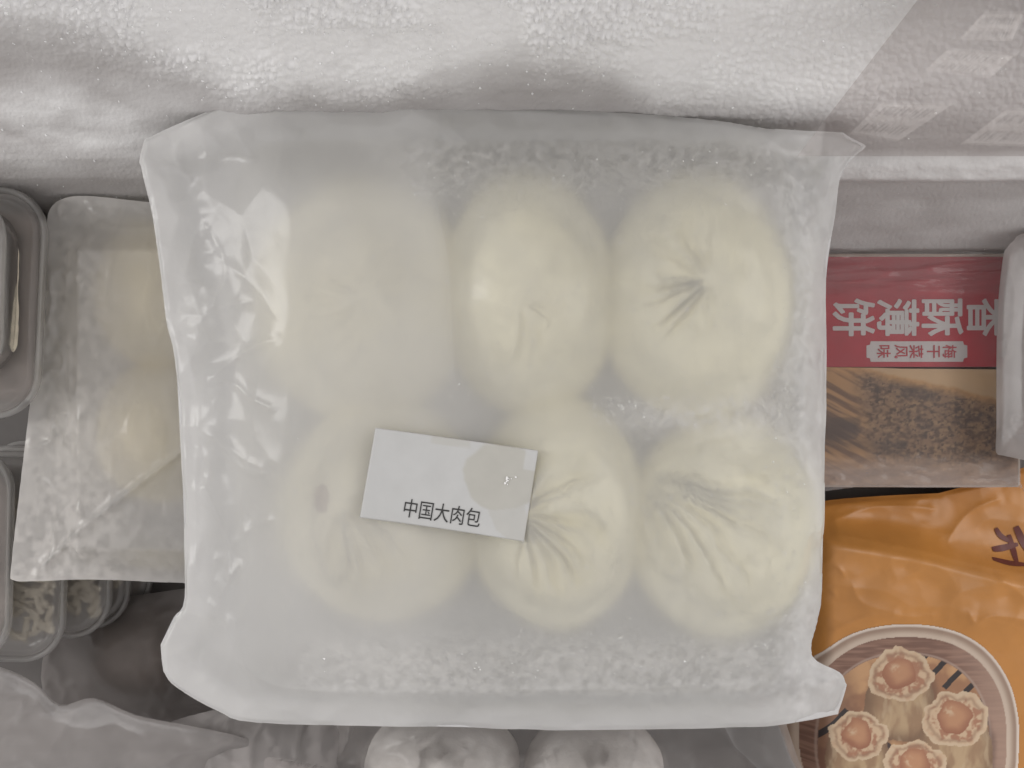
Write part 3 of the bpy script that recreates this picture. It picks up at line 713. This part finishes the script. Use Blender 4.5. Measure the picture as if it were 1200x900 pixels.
# ------------------------------------------------------------------ bags along the bottom edge
def simple_bag(label, outline, z0, zb, content, m, ridges=(), wr=0.002, seed=0, step=3.0, sag=0.00001, milk=None, scale=(45, 45), tip='plastic_bag'):
    cu = sum(p[0] for p in outline) / len(outline); cv = sum(p[1] for p in outline) / len(outline)
    t = thing(tip, label, 'plastic bag', None, (*P(cu, cv, z0)[:2], zb))
    w = lambda U, V, X, Y: wr * (1 - np.abs(2 * fbm(U / scale[0] + 1.5 * fbm(U / 80, V / 80, 2, seed + 9), V / scale[1], 3, seed) - 1)) ** 4 + 0.3 * wr * fbm(U / 12, V / 12, 2, seed + 4)
    Vv, F, mk, D = make_sheet(outline, z0, content, sag, 300, step, ridges, w, milk)
    keep(mesh_obj('front_film', Vv, F, m, None, True, {'milk': mk}), t)
    keep(back_sheet(outline, z0, zb, 'back_film', M['film_dull'], None, step), t)
    return t, D
blob = lambda lst: (lambda X, Y: np.maximum.reduce([np.where(np.hypot((X - P(u, v, z)[0]) / (ru * sc_(z)), (Y - P(u, v, z)[1]) / (rv * sc_(z))) < 1,
        z - h + h * np.clip(1 - np.hypot((X - P(u, v, z)[0]) / (ru * sc_(z)), (Y - P(u, v, z)[1]) / (rv * sc_(z))) ** 2.2, 0, 1) ** 0.6, -9.0) for u, v, ru, rv, z, h in lst]))
# bag with a tan bun deep at lower left, shade put into both colours
M['tan'] = solid('tan_bun_shaded', (0.16, 0.115, 0.085), 0.7, 0.12, 60)  # tan darkened in colour for the shade around it
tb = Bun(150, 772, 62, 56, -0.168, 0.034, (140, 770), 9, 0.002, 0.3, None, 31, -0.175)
tag(tb.build(M['tan'], 24, 60), 'tan bun in the bag below the lower left containers, coloured dark for the shade', 'steamed bun')
simple_bag('dull see-through bag round a tan bun, coloured for the shade below the containers', [(60, 745), (110, 715), (180, 695), (300, 700), (320, 860), (200, 872), (90, 860), (50, 810)], -0.192, -0.213,
           lambda X, Y: tb.height(X, Y) + 0.0006, M['film_shaded'], [([(90, 800), (150, 745), (230, 715)], 0.002, 0.002), ([(180, 830), (215, 800), (220, 750)], 0.0016, 0.002)], 0.003, 301)
# long frosty bag
simple_bag('long frosty bag lying along the bottom edge, left of centre', [(150, 880), (190, 850), (260, 830), (330, 824), (420, 800), (520, 800), (520, 985), (150, 985)], -0.150, -0.205,
           blob([(340, 930, 170, 84, -0.118, 0.035)]), M['film_dull'], [([(230, 850), (300, 838), (400, 842)], 0.0014, 0.003)], 0.003, 311,
           milk=lambda U, V, X, Y, g, D: 0.30 * sm(0.45, 0.62, fbm(U / 14, V / 12, 4, 315)) + 0.10)
# crumpled bag in the corner
simple_bag('crumpled thin clear bag in the lower left corner of the freezer', [(-60, 770), (0, 782), (40, 800), (70, 826), (110, 818), (160, 838), (230, 852), (290, 866), (340, 890), (400, 930), (380, 1000), (-60, 1000)], -0.128, -0.165,
           blob([(20, 960, 200, 100, -0.104, 0.03)]), M['film_dull'],
           [([(-20, 846), (40, 834), (80, 822)], 0.004, 0.003), ([(50, 905), (70, 860), (92, 826)], 0.004, 0.003), ([(10, 792), (40, 822), (54, 850)], 0.003, 0.003),
            ([(-20, 872), (60, 878), (150, 884), (260, 892)], 0.004, 0.004), ([(80, 860), (130, 850), (200, 860)], 0.003, 0.003)], 0.004, 321, scale=(70, 50))
# bag with two frosty wrapped buns, running under the big bag and carrying it
FB = [(Bun(512, 918, 96, 66, -0.086, 0.05, (520, 930), 11, 0.001, 0.3, None, 41, -0.10), 'frost covered bun at the bottom edge, left of the pair below the big bag'),
      (Bun(702, 924, 86, 64, -0.086, 0.05, (690, 940), 11, 0.001, 0.3, None, 42, -0.10), 'frost covered bun at the bottom edge, right of the pair below the big bag')]
for b, lab in FB: tag(b.build(M['bun_frosty'], 36, 90), lab, 'steamed bun', 'frosty buns at the bottom edge')
simple_bag('clear bag of two frosty buns at the bottom edge, running under the big bag', [(300, 560), (920, 560), (926, 700), (922, 850), (930, 1000), (400, 1000), (398, 860)], -0.122, -0.215,
           lambda X, Y: np.maximum(np.maximum(FB[0][0].height(X, Y), FB[1][0].height(X, Y)) + 0.0006, np.where(UV(X, Y, -0.1)[1] < 800, -0.070 - 0.055 * np.maximum(sm(360, 320, UV(X, Y, -0.1)[0]), sm(870, 915, UV(X, Y, -0.1)[0])), -9)),
           M['film_thin'], [([(878, 860), (884, 885), (880, 930)], 0.003, 0.0016), ([(905, 850), (896, 880), (908, 930)], 0.003, 0.0018), ([(434, 905), (440, 878), (520, 880), (530, 900)], 0.003, 0.002), ([(545, 855), (538, 880), (548, 905)], 0.002, 0.002)], 0.003, 331, 3.5)
# white corner of film poking up
simple_bag('small bright corner of white film at the bottom edge', [(311, 889), (330, 890), (352, 893), (390, 906), (395, 960), (318, 960), (312, 915)], -0.098, -0.104, blob([(350, 930, 50, 50, -0.092, 0.01)]), M['film_white'],
           [([(318, 892), (335, 905), (330, 940)], 0.003, 0.0016), ([(335, 893), (360, 902), (385, 910)], 0.002, 0.0012)], 0.002, 341, 1.6, scale=(18, 18))

# ------------------------------------------------------------------ red pancake box
ZX = -0.160
def box_mesh(x0, x1, y0, y1, z0, z1, bev=0.0012):
    hx, hy = (x1 - x0) / 2, (y1 - y0) / 2; cx, cy = (x0 + x1) / 2, (y0 + y1) / 2
    ring = lambda d, zz: [(x, y, zz) for x, y in rrect(cx, cy, hx - d, hy - d, 0.0018, 3)]
    return loft([ring(0, z0), ring(0, z1 - bev), ring(bev * 0.3, z1 - bev * 0.3), ring(bev, z1)], True, True)
M['card'] = solid('box_card', (0.52, 0.43, 0.36), 0.5, 0.06, 80)
M['red'] = solid('red_print', (0.47, 0.040, 0.058), 0.42, 0.10, 50)
M['cream'] = solid('cream_print', (0.55, 0.47, 0.36), 0.45, 0.05, 60)
M['plaque'] = solid('plaque_print', (0.62, 0.59, 0.58), 0.45, 0.05, 60)
M['print'] = printed('printed_photo', 0.45)
x0, y1, _ = P(820, 297, ZX); x1, y0, _ = P(1196, 571, ZX)
bx = thing('pancake_box', 'red and brown printed carton with white characters turned sideways, right of the big bag', 'carton', None, ((x0 + x1) / 2, (y0 + y1) / 2, -0.216))
Vq, Fq = box_mesh(x0, x1, y0, y1, -0.216, ZX); keep(mesh_obj('carton', Vq, Fq, M['card'], None, False), bx)
def flat(name, pts, z, m, root):
    o = mesh_obj(name, [(*p, z) for p in XY(pts, ZX)], [tuple(range(len(pts)))[::-1]], m, None, False)
    if o.data.polygons[0].normal.z < 0: o.data.flip_normals()
    return keep(o, root)
flat('red_panel', [(824, 301), (1192, 301), (1192, 433), (1055, 432), (1030, 431), (824, 429)], ZX + 0.0003, M['red'], bx)
n = 6; pl = []
for cx_, cy_, a0 in ((1133, 400, 90), (1133, 424, 0), (1015, 424, 270), (1015, 400, 180)):
    for k in range(5):
        a = math.radians(a0 + 90 * k / 4); sx = 1 if cx_ > 1080 else -1
        # concave corners of a ticket shape
        ang = {90: (180, 90), 0: (270, 180), 270: (0, -90), 180: (90, 0)}[a0]; b = math.radians(ang[0] + (ang[1] - ang[0]) * k / 4)
        pl.append((cx_ + 5 * math.cos(b), cy_ - 5 * math.sin(b)))
flat('plaque', [(1020, 400), (1019, 404), (1015, 405), (1015, 419), (1019, 420), (1020, 424), (1128, 424), (1129, 420), (1133, 419), (1133, 405), (1129, 404), (1128, 400)], ZX + 0.0006, M['plaque'], bx)
def sideways(chars, spots, wide, tall, m, name, emb, zz):
    """a column of characters seen lying on its side: the top of every character points right"""
    k = sc_(ZX); Vs = []; Fs = []
    for ch, (u, v) in zip(chars, spots):
        g = glyphs(ch, 1.0, m, name); embolden(g, emb); cx, cy, _ = P(u, v, ZX)
        Vg = np.array([q.co[:] for q in g.data.vertices]); mid = (Vg.max(0) + Vg.min(0)) / 2; n0 = sum(len(q) for q in Vs)
        Vs.append(np.column_stack([cx + (Vg[:, 1] - mid[1]) * wide * k, cy - (Vg[:, 0] - mid[0]) * tall * k, zz + Vg[:, 2]]))
        Fs += [tuple(i + n0 for i in p.vertices) for p in g.data.polygons]
        bpy.data.objects.remove(g)
    o = mesh_obj(name, np.concatenate(Vs), Fs, m, None, False)
    if o.data.polygons[0].normal.z < 0: o.data.flip_normals()
    return keep(o, bx)
sideways('香酥薄饼', [(1157, 372), (1104, 372), (1052, 372), (1000, 372)], 52, 46, M['plaque'], 'title_lettering', 0.020, ZX + 0.0006)
sideways('梅干菜风味', [(1112, 412), (1093, 412), (1073, 412), (1055, 412), (1035, 412)], 17.5, 16.5, M['red'], 'flavour_lettering', 0.010, ZX + 0.0009)
def lin(c): c = np.asarray(c, float) / 255; return np.where(c <= 0.04045, c / 12.92, ((c + 0.055) / 1.055) ** 2.4)
def mixc(a, b, t): return a * (1 - t[..., None]) + b * t[..., None]
# printed photo of the pancake
us = np.arange(824, 1193, 1.1); vs = np.arange(430, 569, 1.1); U, V = np.meshgrid(us, vs)
top = np.interp(U, [824, 968, 1010, 1060, 1110, 1160, 1192], [425, 425, 430, 442, 452, 466, 474]) + 4 * (fbm(U / 14, V * 0, 3, 401) - 0.5)
n1 = fbm(U / 9, V / 6, 4, 402); n2 = worley(U / 7, V / 5, 403); n3 = fbm(U / 30, V / 20, 3, 404)
c = mixc(lin((138, 110, 86)), lin((98, 76, 60)), sm(0.3, 0.7, n1 * 0.6 + 0.4 * n2))
c = mixc(c, lin((168, 138, 104)), 0.55 * sm(0.55, 0.75, fbm(U / 5 + 2 * n3, V / 3.5, 3, 405)))
c = mixc(c, lin((66, 52, 46)), 0.75 * sm(0.60, 0.70, fbm(U / 4, V / 3, 3, 408)))
c = mixc(c, lin((74, 60, 54)), 0.55 * sm(0.50, 0.70, n3))
lay = fbm((U + 0.45 * V) / 60, (V - 0.55 * U) / 4.5, 3, 406)                 # flaky layers at the left end
left = sm(1016, 990, U - 0.15 * (V - 430))
cl = mixc(lin((172, 134, 94)), lin((116, 88, 68)), sm(0.35, 0.68, lay)); c = mixc(c, cl, left)
c = mixc(c, lin((70, 58, 56)), 0.7 * left * sm(470, 500, V) * sm(535, 510, V) * sm(0.45, 0.6, n3))
c = mixc(c, lin((205, 160, 105)), sm(14, 0, V - top) * 0.6)
c = mixc(lin((188, 160, 125)), c, sm(-2, 3, V - top))
bt = sm(528, 556, V + 14 * (fbm(U / 40, V / 20, 3, 407) - .5)); c = mixc(c, lin((186, 160, 140)), bt * 0.75)
Xp = (U - 600) * sc_(ZX); Yp = (450 - V) * sc_(ZX)
Vq, Fq, used = grid_mesh(Xp, Yp, np.full(U.shape, ZX + 0.0003), np.ones((U.shape[0] - 1, U.shape[1] - 1), bool))
keep(mesh_obj('printed_picture', Vq, Fq[:, ::-1], M['print'], None, False, None, c.reshape(-1, 3)[used] * 1.25), bx)
# shrink wrap with creases, its glare along the top painted as milky streaks
wrap_out = [(819, 296), (1000, 296), (1192, 296), (1196, 302), (1196, 400), (1196, 566), (1192, 571), (1000, 571), (819, 571)]
Vv, F, mk, _ = make_sheet(wrap_out, ZX + 0.0005, lambda X, Y: np.full(X.shape, ZX + 0.0016), 0, 5, 1.6,
   [([(1105, 552), (1150, 545), (1168, 560)], 0.0012, 0.0009), ([(1060, 555), (1085, 560), (1100, 566)], 0.0008, 0.0009), ([(1130, 505), (1140, 503)], 0.001, 0.0008), ([(1155, 548), (1163, 560)], 0.0014, 0.0007)],
   lambda U, V, X, Y: 0.0016 * (1 - np.abs(2 * fbm(U / 120, (V + 0.06 * U) / 12, 3, 411) - 1)) ** 5 * sm(365, 320, V) + 0.0012 * (1 - np.abs(2 * fbm(U / 50, V / 16, 3, 412) - 1)) ** 5 * sm(520, 555, V) + 0.0002 * fbm(U / 20, V / 20, 3, 413),
   lambda U, V, X, Y, g, D: 0.22 * sm(372, 318, V) * (0.5 + 0.8 * fbm(U / 120, V / 7, 3, 414)) + 0.30 * sm(532, 560, V) * (0.3 + fbm(U / 30, V / 12, 3, 415)) + 0.0)
keep(mesh_obj('shrink_wrap', Vv, F, M['film_clear'], None, True, {'milk': mk}), bx)

# ------------------------------------------------------------------ white bag edge over the box at the right edge
simple_bag('dull white bag edge overlapping the red carton at the right picture edge', [(1176, 300), (1180, 291), (1188, 282), (1204, 272), (1290, 255), (1290, 560), (1204, 540), (1176, 534), (1169, 532), (1167, 524), (1168, 500), (1168, 420), (1170, 355)], -0.135, -0.156,
           blob([(1280, 400, 90, 150, -0.126, 0.012)]), M['film_white'], [([(1190, 290), (1200, 340), (1196, 420)], 0.002, 0.002), ([(1180, 530), (1194, 505), (1220, 490)], 0.003, 0.0016)], 0.0025, 351, 2.2)

# ------------------------------------------------------------------ orange bag with printed basket
OB = [(922, 600), (960, 588), (1020, 582), (1100, 578), (1290, 570), (1290, 985), (918, 985), (914, 800), (918, 680)]
ZO = -0.185
def ocontent(X, Y):
    U, V = UV(X, Y, ZO)
    fold = np.interp(U, [900, 965, 1060, 1160, 1290], [612, 622, 640, 664, 686])
    return -0.205 + 0.043 * sm(-30, 12, V - fold) * sm(885, 960, U) + 0.006 * sm(-60, -40, V - fold)
M['orange'] = solid('orange_plastic', (0.45, 0.195, 0.044), 0.36, 0.12, 25, 0.0, 300, 0.5)
M['print_bag'] = printed('printed_film', 0.30, 0.5)
def owrinkle(U, V, X, Y):
    w = fbm(U / 80, V / 80, 2, 421)
    return (0.0036 * worley(U / 75 + w, V / 42 + 0.6 * w, 422) + 0.0008 * worley(U / 30 + w, V / 22, 424)) * (0.25 + 0.75 * sm(780, 650, V)) + 0.0010 * fbm(U / 40, V / 40, 2, 423)
ORID = [([(964, 655), (974, 662), (981, 673)], 0.0024, 0.0009), ([(960, 682), (968, 690), (972, 698)], 0.0020, 0.0009), ([(985, 672), (1000, 700), (1045, 712)], 0.002, 0.002),
        ([(1118, 705), (1124, 718), (1130, 722), (1150, 714), (1200, 722)], 0.003, 0.002), ([(960, 735), (1010, 714), (1060, 716), (1090, 712)], 0.002, 0.0018),
        ([(965, 622), (1060, 640), (1160, 664), (1220, 672)], 0.003, 0.0022), ([(970, 612), (1040, 596), (1110, 600)], 0.003, 0.002), ([(1110, 640), (1150, 600), (1190, 585)], 0.003, 0.002), ([(1150, 668), (1180, 690), (1200, 720)], 0.002, 0.002)]
ob = thing('dumpling_bag', 'orange plastic bag printed with dumplings in a bamboo steamer, lower right', 'plastic bag', None, (*P(1080, 760, ZO)[:2], -0.216))
Vv, F, mk, OD = make_sheet(OB, ZO, ocontent, 0.0, 200, 1.7, ORID, owrinkle)
keep(mesh_obj('bag_film', Vv, F, M['orange']), ob)
keep(back_sheet(OB, ZO, -0.214, 'back_film', M['orange'], None, 1.7), ob)
# the print follows the film, 0.2 mm above it
zr = -0.163
us = np.arange(922, 1215, 0.9); vs = np.arange(724, 960, 0.9); U, V = np.meshgrid(us, vs)
Xp = (U - 600) * sc_(zr); Yp = (450 - V) * sc_(zr)
xs_, ys_, Zs_ = OD
def samp(Xa, Ya):
    i = (Xa - xs_[0]) / (xs_[1] - xs_[0]); j = (Ya - ys_[0]) / (ys_[1] - ys_[0]); i0 = np.clip(i.astype(int), 0, len(xs_) - 2); j0 = np.clip(j.astype(int), 0, len(ys_) - 2); fi = i - i0; fj = j - j0
    return (Zs_[j0, i0] * (1 - fi) + Zs_[j0, i0 + 1] * fi) * (1 - fj) + (Zs_[j0 + 1, i0] * (1 - fi) + Zs_[j0 + 1, i0 + 1] * fi) * fj
def superq(U, V, cx, cy, rx, ry, p): return (np.abs((U - cx) / rx) ** p + np.abs((V - cy) / ry) ** p) ** (1 / p)
q = superq(U, V, 1056, 862, 131, 135, 2.35) + 0.006 * (fbm(U / 30, V / 30, 2, 431) - 0.5)
qi = superq(U, V, 1054, 868, 104, 112, 2.3)
grain = fbm(U / 40, V / 3, 3, 432)
rim = mixc(lin((214, 190, 168)), lin((170, 140, 118)), sm(0.90, 0.96, q) * sm(1.0, 0.97, q)); rim = mixc(rim, lin((230, 212, 196)), sm(0.965, 0.985, q))
wallc = mixc(lin((132, 92, 74)), lin((176, 132, 108)), sm(0.3, 0.7, grain) * 0.6); wallc = mixc(wallc, lin((186, 150, 128)), sm(1090, 1180, U) * 0.8)
floorc = mixc(lin((214, 160, 104)), lin((176, 122, 80)), sm(0.35, 0.7, fbm(U / 20, V / 20, 3, 433)))
floorc = mixc(floorc, lin((120, 80, 66)), 0.75 * sm(1010, 970, U - 0.3 * (V - 800)))
d = (U - 1130) * 0.72 + (V - 800) * 0.70                                    # slots run up to the right
along = (U - 1130) * 0.62 - (V - 800) * 0.78
slot = (np.abs((d / 21) - np.round(d / 21)) * 21 < 3.2) & (np.abs(along + 4 * np.round(d / 21)) < 24)
slot2 = (np.abs((d / 21) - np.round(d / 21)) * 21 < 3.2) & (np.abs(along + 135) < 26)
floorc = mixc(floorc, lin((58, 48, 48)), (slot | slot2).astype(float))
c = np.where((q < 0.885)[..., None], wallc, rim); c = np.where((qi < 0.94)[..., None], floorc, c)
c = mixc(c, lin((196, 168, 150)), 0.6 * sm(0.02, 0.0, np.abs(qi - 0.955)) * (q < 0.9))
def siumai(c, cx, cy, r, seed):
    U = globals()['U'] + 7 * (fbm(globals()['U'] / 16, globals()['V'] / 16, 3, seed + 11) - 0.5); V = globals()['V'] + 7 * (fbm(globals()['U'] / 16, globals()['V'] / 16, 3, seed + 12) - 0.5)
    du, dv = U - cx, V - cy
    an = np.arctan2(dv, du); wob = 0.96 + 0.09 * np.abs(np.sin(an * 2.5 + seed + 0.8 * np.sin(an))) + 0.22 * (fbm(np.cos(an) * 3 + seed, np.sin(an) * 3, 3, seed) - .5)
    body = superq(U, V, cx, cy + 0.80 * r, r * (1.0 + 0.10 * (V - cy) / r), r * 1.25, 3)
    bc = mixc(lin((200, 166, 122)), lin((172, 134, 96)), sm(0.3, 0.7, fbm(U / 9 + 0.3 * fbm(U / 20, V / 20, 2, seed), V / 30, 3, seed + 1)) ); bc = mixc(bc, lin((120, 86, 62)), sm(0.6, 1.0, body) * 0.7)
    bc = mixc(bc, lin((214, 186, 146)), 0.4 * sm(0.55, 0.75, fbm(U / 7, V / 25, 3, seed + 2)))
    c = mixc(c, lin((90, 62, 54)), 0.5 * sm(1.22, 1.0, superq(U, V, cx + 3, cy + 0.85 * r, r * 1.02, r * 1.15, 2.5)))
    c = np.where((body < 1)[..., None], bc, c)
    rr = np.hypot(du, dv / 0.82) / (r * wob)
    tc_ = mixc(lin((222, 186, 146)), lin((186, 128, 92)), sm(0.4, 0.65, fbm(U / 6, V / 6, 3, seed + 3)) * sm(1, 0.7, rr)); tc_ = mixc(tc_, lin((222, 196, 160)), 0.6 * sm(0.80, 0.95, rr) * sm(0.3, 0.55, fbm(U / 7, V / 7, 2, seed + 8))); tc_ = mixc(tc_, lin((150, 110, 82)), 0.5 * sm(0.70, 0.80, rr) * sm(0.90, 0.80, rr))
    c = np.where((rr < 1)[..., None], tc_, c)
    bb = np.hypot(du + 1, (dv + 2)) / (r * 0.50 * (1 + 0.2 * (fbm(np.cos(an) + seed, np.sin(an), 2, seed + 6) - .5)))
    ball = mixc(lin((206, 146, 100)), lin((172, 108, 74)), sm(0.3, 1.1, bb + 0.3 * (dv / r))); ball = mixc(ball, lin((226, 190, 150)), 0.8 * sm(0.45, 0.1, np.hypot(du + 0.2 * r, dv + 0.2 * r) / (r * 0.5)) * sm(0.3, 0.6, fbm(U / 4, V / 4, 2, seed + 7)))
    return np.where((bb < 1)[..., None], ball, c)
for cx_, cy_, r_, sd in ((1049, 787, 37, 1), (1113, 838, 38, 2), (1000, 857, 33, 3), (1066, 893, 36, 4)): c = siumai(c, cx_, cy_, r_, 440 + 10 * sd)
cell = ((q < 1.0)[:-1, :-1] & (q < 1.0)[1:, 1:] & (q < 1.0)[:-1, 1:] & (q < 1.0)[1:, :-1])
Vq, Fq, used = grid_mesh(Xp, Yp, samp(Xp, Yp) + 0.0003, cell)
pr = keep(mesh_obj('printed_picture', Vq, Fq[:, ::-1], M['print_bag'], None, True, None, (c.reshape(-1, 3)[used] * 0.80 + c.reshape(-1, 3)[used].mean(1, keepdims=True) * 0.18) * 0.80), ob)
pr['label'] = 'printed picture of dumplings in a bamboo steamer'
# brush strokes of the dark red lettering at the right edge
M['maroon'] = solid('maroon_ink', (0.11, 0.022, 0.016), 0.35, 0.1, 80)
def stroke(pts, w, n=10):
    p = spline(XY(pts, zr), n, False); tg = np.gradient(p, axis=0); tg /= np.linalg.norm(tg, axis=1, keepdims=True); nn = np.stack([-tg[:, 1], tg[:, 0]], 1)
    k = len(p); ww = w * sc_(zr) * (0.45 + 0.55 * np.sin(np.linspace(0.35, PI * 0.97, k)))[:, None]
    A = p + nn * ww; B = p - nn * ww; V = np.concatenate([A, B]); Z = samp(V[:, 0], V[:, 1]) + 0.0005
    return np.column_stack([V, Z]), [(i, i + k, i + k + 1, i + 1) for i in range(k - 1)]
Vs = []; Fs = []
for pts, w in (([(1176, 648), (1192, 647), (1210, 643)], 3.5), ([(1184, 624), (1191, 634), (1204, 641)], 3.2), ([(1170, 657), (1190, 662), (1210, 664)], 2.5), ([(1200, 632), (1203, 650), (1199, 664)], 3.5), ([(1208, 622), (1222, 650), (1236, 664)], 5)):
    a, f_ = stroke(pts, w); k = sum(len(x) for x in Vs); Vs.append(a); Fs += [tuple(i + k for i in t) for t in f_]
keep(mesh_obj('lettering', np.concatenate(Vs), Fs, M['maroon']), ob)

# ------------------------------------------------------------------ glass lid pane tinted for a darker reflection, and the shelf rail that mirrors in it
def glass_mat():
    m, nt, out = mat('lid_glass_tinted'); L = nt.links.new
    tr = nd(nt, 'ShaderNodeBsdfTransparent'); tr.inputs[0].default_value = (0.962, 0.946, 0.942, 1)  # tint darkens the pane in place of a dimmer reflection
    gl = nd(nt, 'ShaderNodeBsdfGlossy'); gl.inputs['Roughness'].default_value = 0.015
    fr = nd(nt, 'ShaderNodeFresnel'); fr.inputs['IOR'].default_value = 1.75
    mx = nd(nt, 'ShaderNodeMixShader'); L(fr.outputs[0], mx.inputs[0]); L(tr.outputs[0], mx.inputs[1]); L(gl.outputs[0], mx.inputs[2]); L(mx.outputs[0], out.inputs[0]); return m
ZP = 0.100
GPX = [(1106, -40), (1300, -40), (1300, 183), (934, 183)]; gp = XY(GPX, ZP); gp2 = XY(GPX, ZP - 0.003)   # ground edges, bevelled back
o = mesh_obj('glass_lid', [(*p, ZP) for p in gp] + [(*p, ZP - 0.003) for p in gp2], [(3, 2, 1, 0), (4, 5, 6, 7)] + [(i, (i + 1) % 4, 4 + (i + 1) % 4, 4 + i) for i in range(4)], glass_mat(), None, False)
tag(o, 'glass lid pane cut and tinted to show a darker reflection over the frosty wall, upper right', 'glass lid')
def mirror_pt(u, v, lift=0.0):
    """the real point whose mirror image in the lid shows at this spot"""
    a = np.array(P(u, v, ZP)); cm = np.array([0, 0, 2 * ZP - CAM_Z]); d = a - cm
    nrm = np.array([-0.85, -0.35, -0.30]); nrm /= np.linalg.norm(nrm)
    a0 = np.array(P(1100, 90, ZP)); q0 = cm + 2.2 * (a0 - cm)
    return cm + d * (((q0 - cm) @ nrm) / (d @ nrm)) + nrm * lift
rail = thing('shelf_rail', 'price tag rail seen only as a faint mirror image in the glass lid', 'shelf rail', None, tuple(mirror_pt(1100, 90)))
M['rail'] = solid('rail_plastic', (0.10, 0.09, 0.09), 0.5); M['tagp'] = solid('tag_paper', (0.80, 0.78, 0.76), 0.6, 0.04, 60); M['tagink'] = solid('tag_ink', (0.08, 0.08, 0.08), 0.6)
c4 = [(985, -30), (1290, -30), (1290, 190), (960, 190)]
fr_ = [mirror_pt(u, v, -0.002) for u, v in c4]; bk = [mirror_pt(u, v, -0.014) for u, v in c4]
keep(mesh_obj('rail_board', fr_ + bk, [(0, 1, 2, 3), (7, 6, 5, 4)] + [(i, 4 + i, 4 + (i + 1) % 4, (i + 1) % 4) for i in range(4)], M['rail'], None, False), rail)
for cs in ([(1128, 43), (1155, 13), (1204, 13), (1191, 45)], [(1087, 80), (1113, 56), (1193, 62), (1164, 89)], [(998, 155), (1033, 120), (1118, 121), (1055, 164)], [(1129, 167), (1182, 127), (1250, 126), (1220, 170)]):
    cs = [np.array(c_, float) for c_ in cs]
    pt = keep(mesh_obj('price_tag', [mirror_pt(*c_, 0.0) for c_ in cs], [(0, 1, 2, 3)], M['tagp'], None, False), rail)
    bil = lambda a, b: cs[0] * (1 - a) * (1 - b) + cs[3] * a * (1 - b) + cs[2] * a * b + cs[1] * (1 - a) * b
    Vs = []; Fs = []; a = 0.12; rg = np.random.default_rng(int(cs[0][0]))
    while a < 0.85:
        w = rg.choice([0.012, 0.022, 0.035])
        for b0, b1 in ((0.12, 0.36), (0.62, 0.88)):
            k = len(Vs); Vs += [mirror_pt(*bil(a, b0), 0.0006), mirror_pt(*bil(a + w, b0), 0.0006), mirror_pt(*bil(a + w, b1), 0.0006), mirror_pt(*bil(a, b1), 0.0006)]; Fs.append((k, k + 1, k + 2, k + 3))
        a += w + rg.choice([0.015, 0.03, 0.05])
    bo = mesh_obj('barcode', Vs, Fs, M['tagink'], None, False); bo.parent = pt
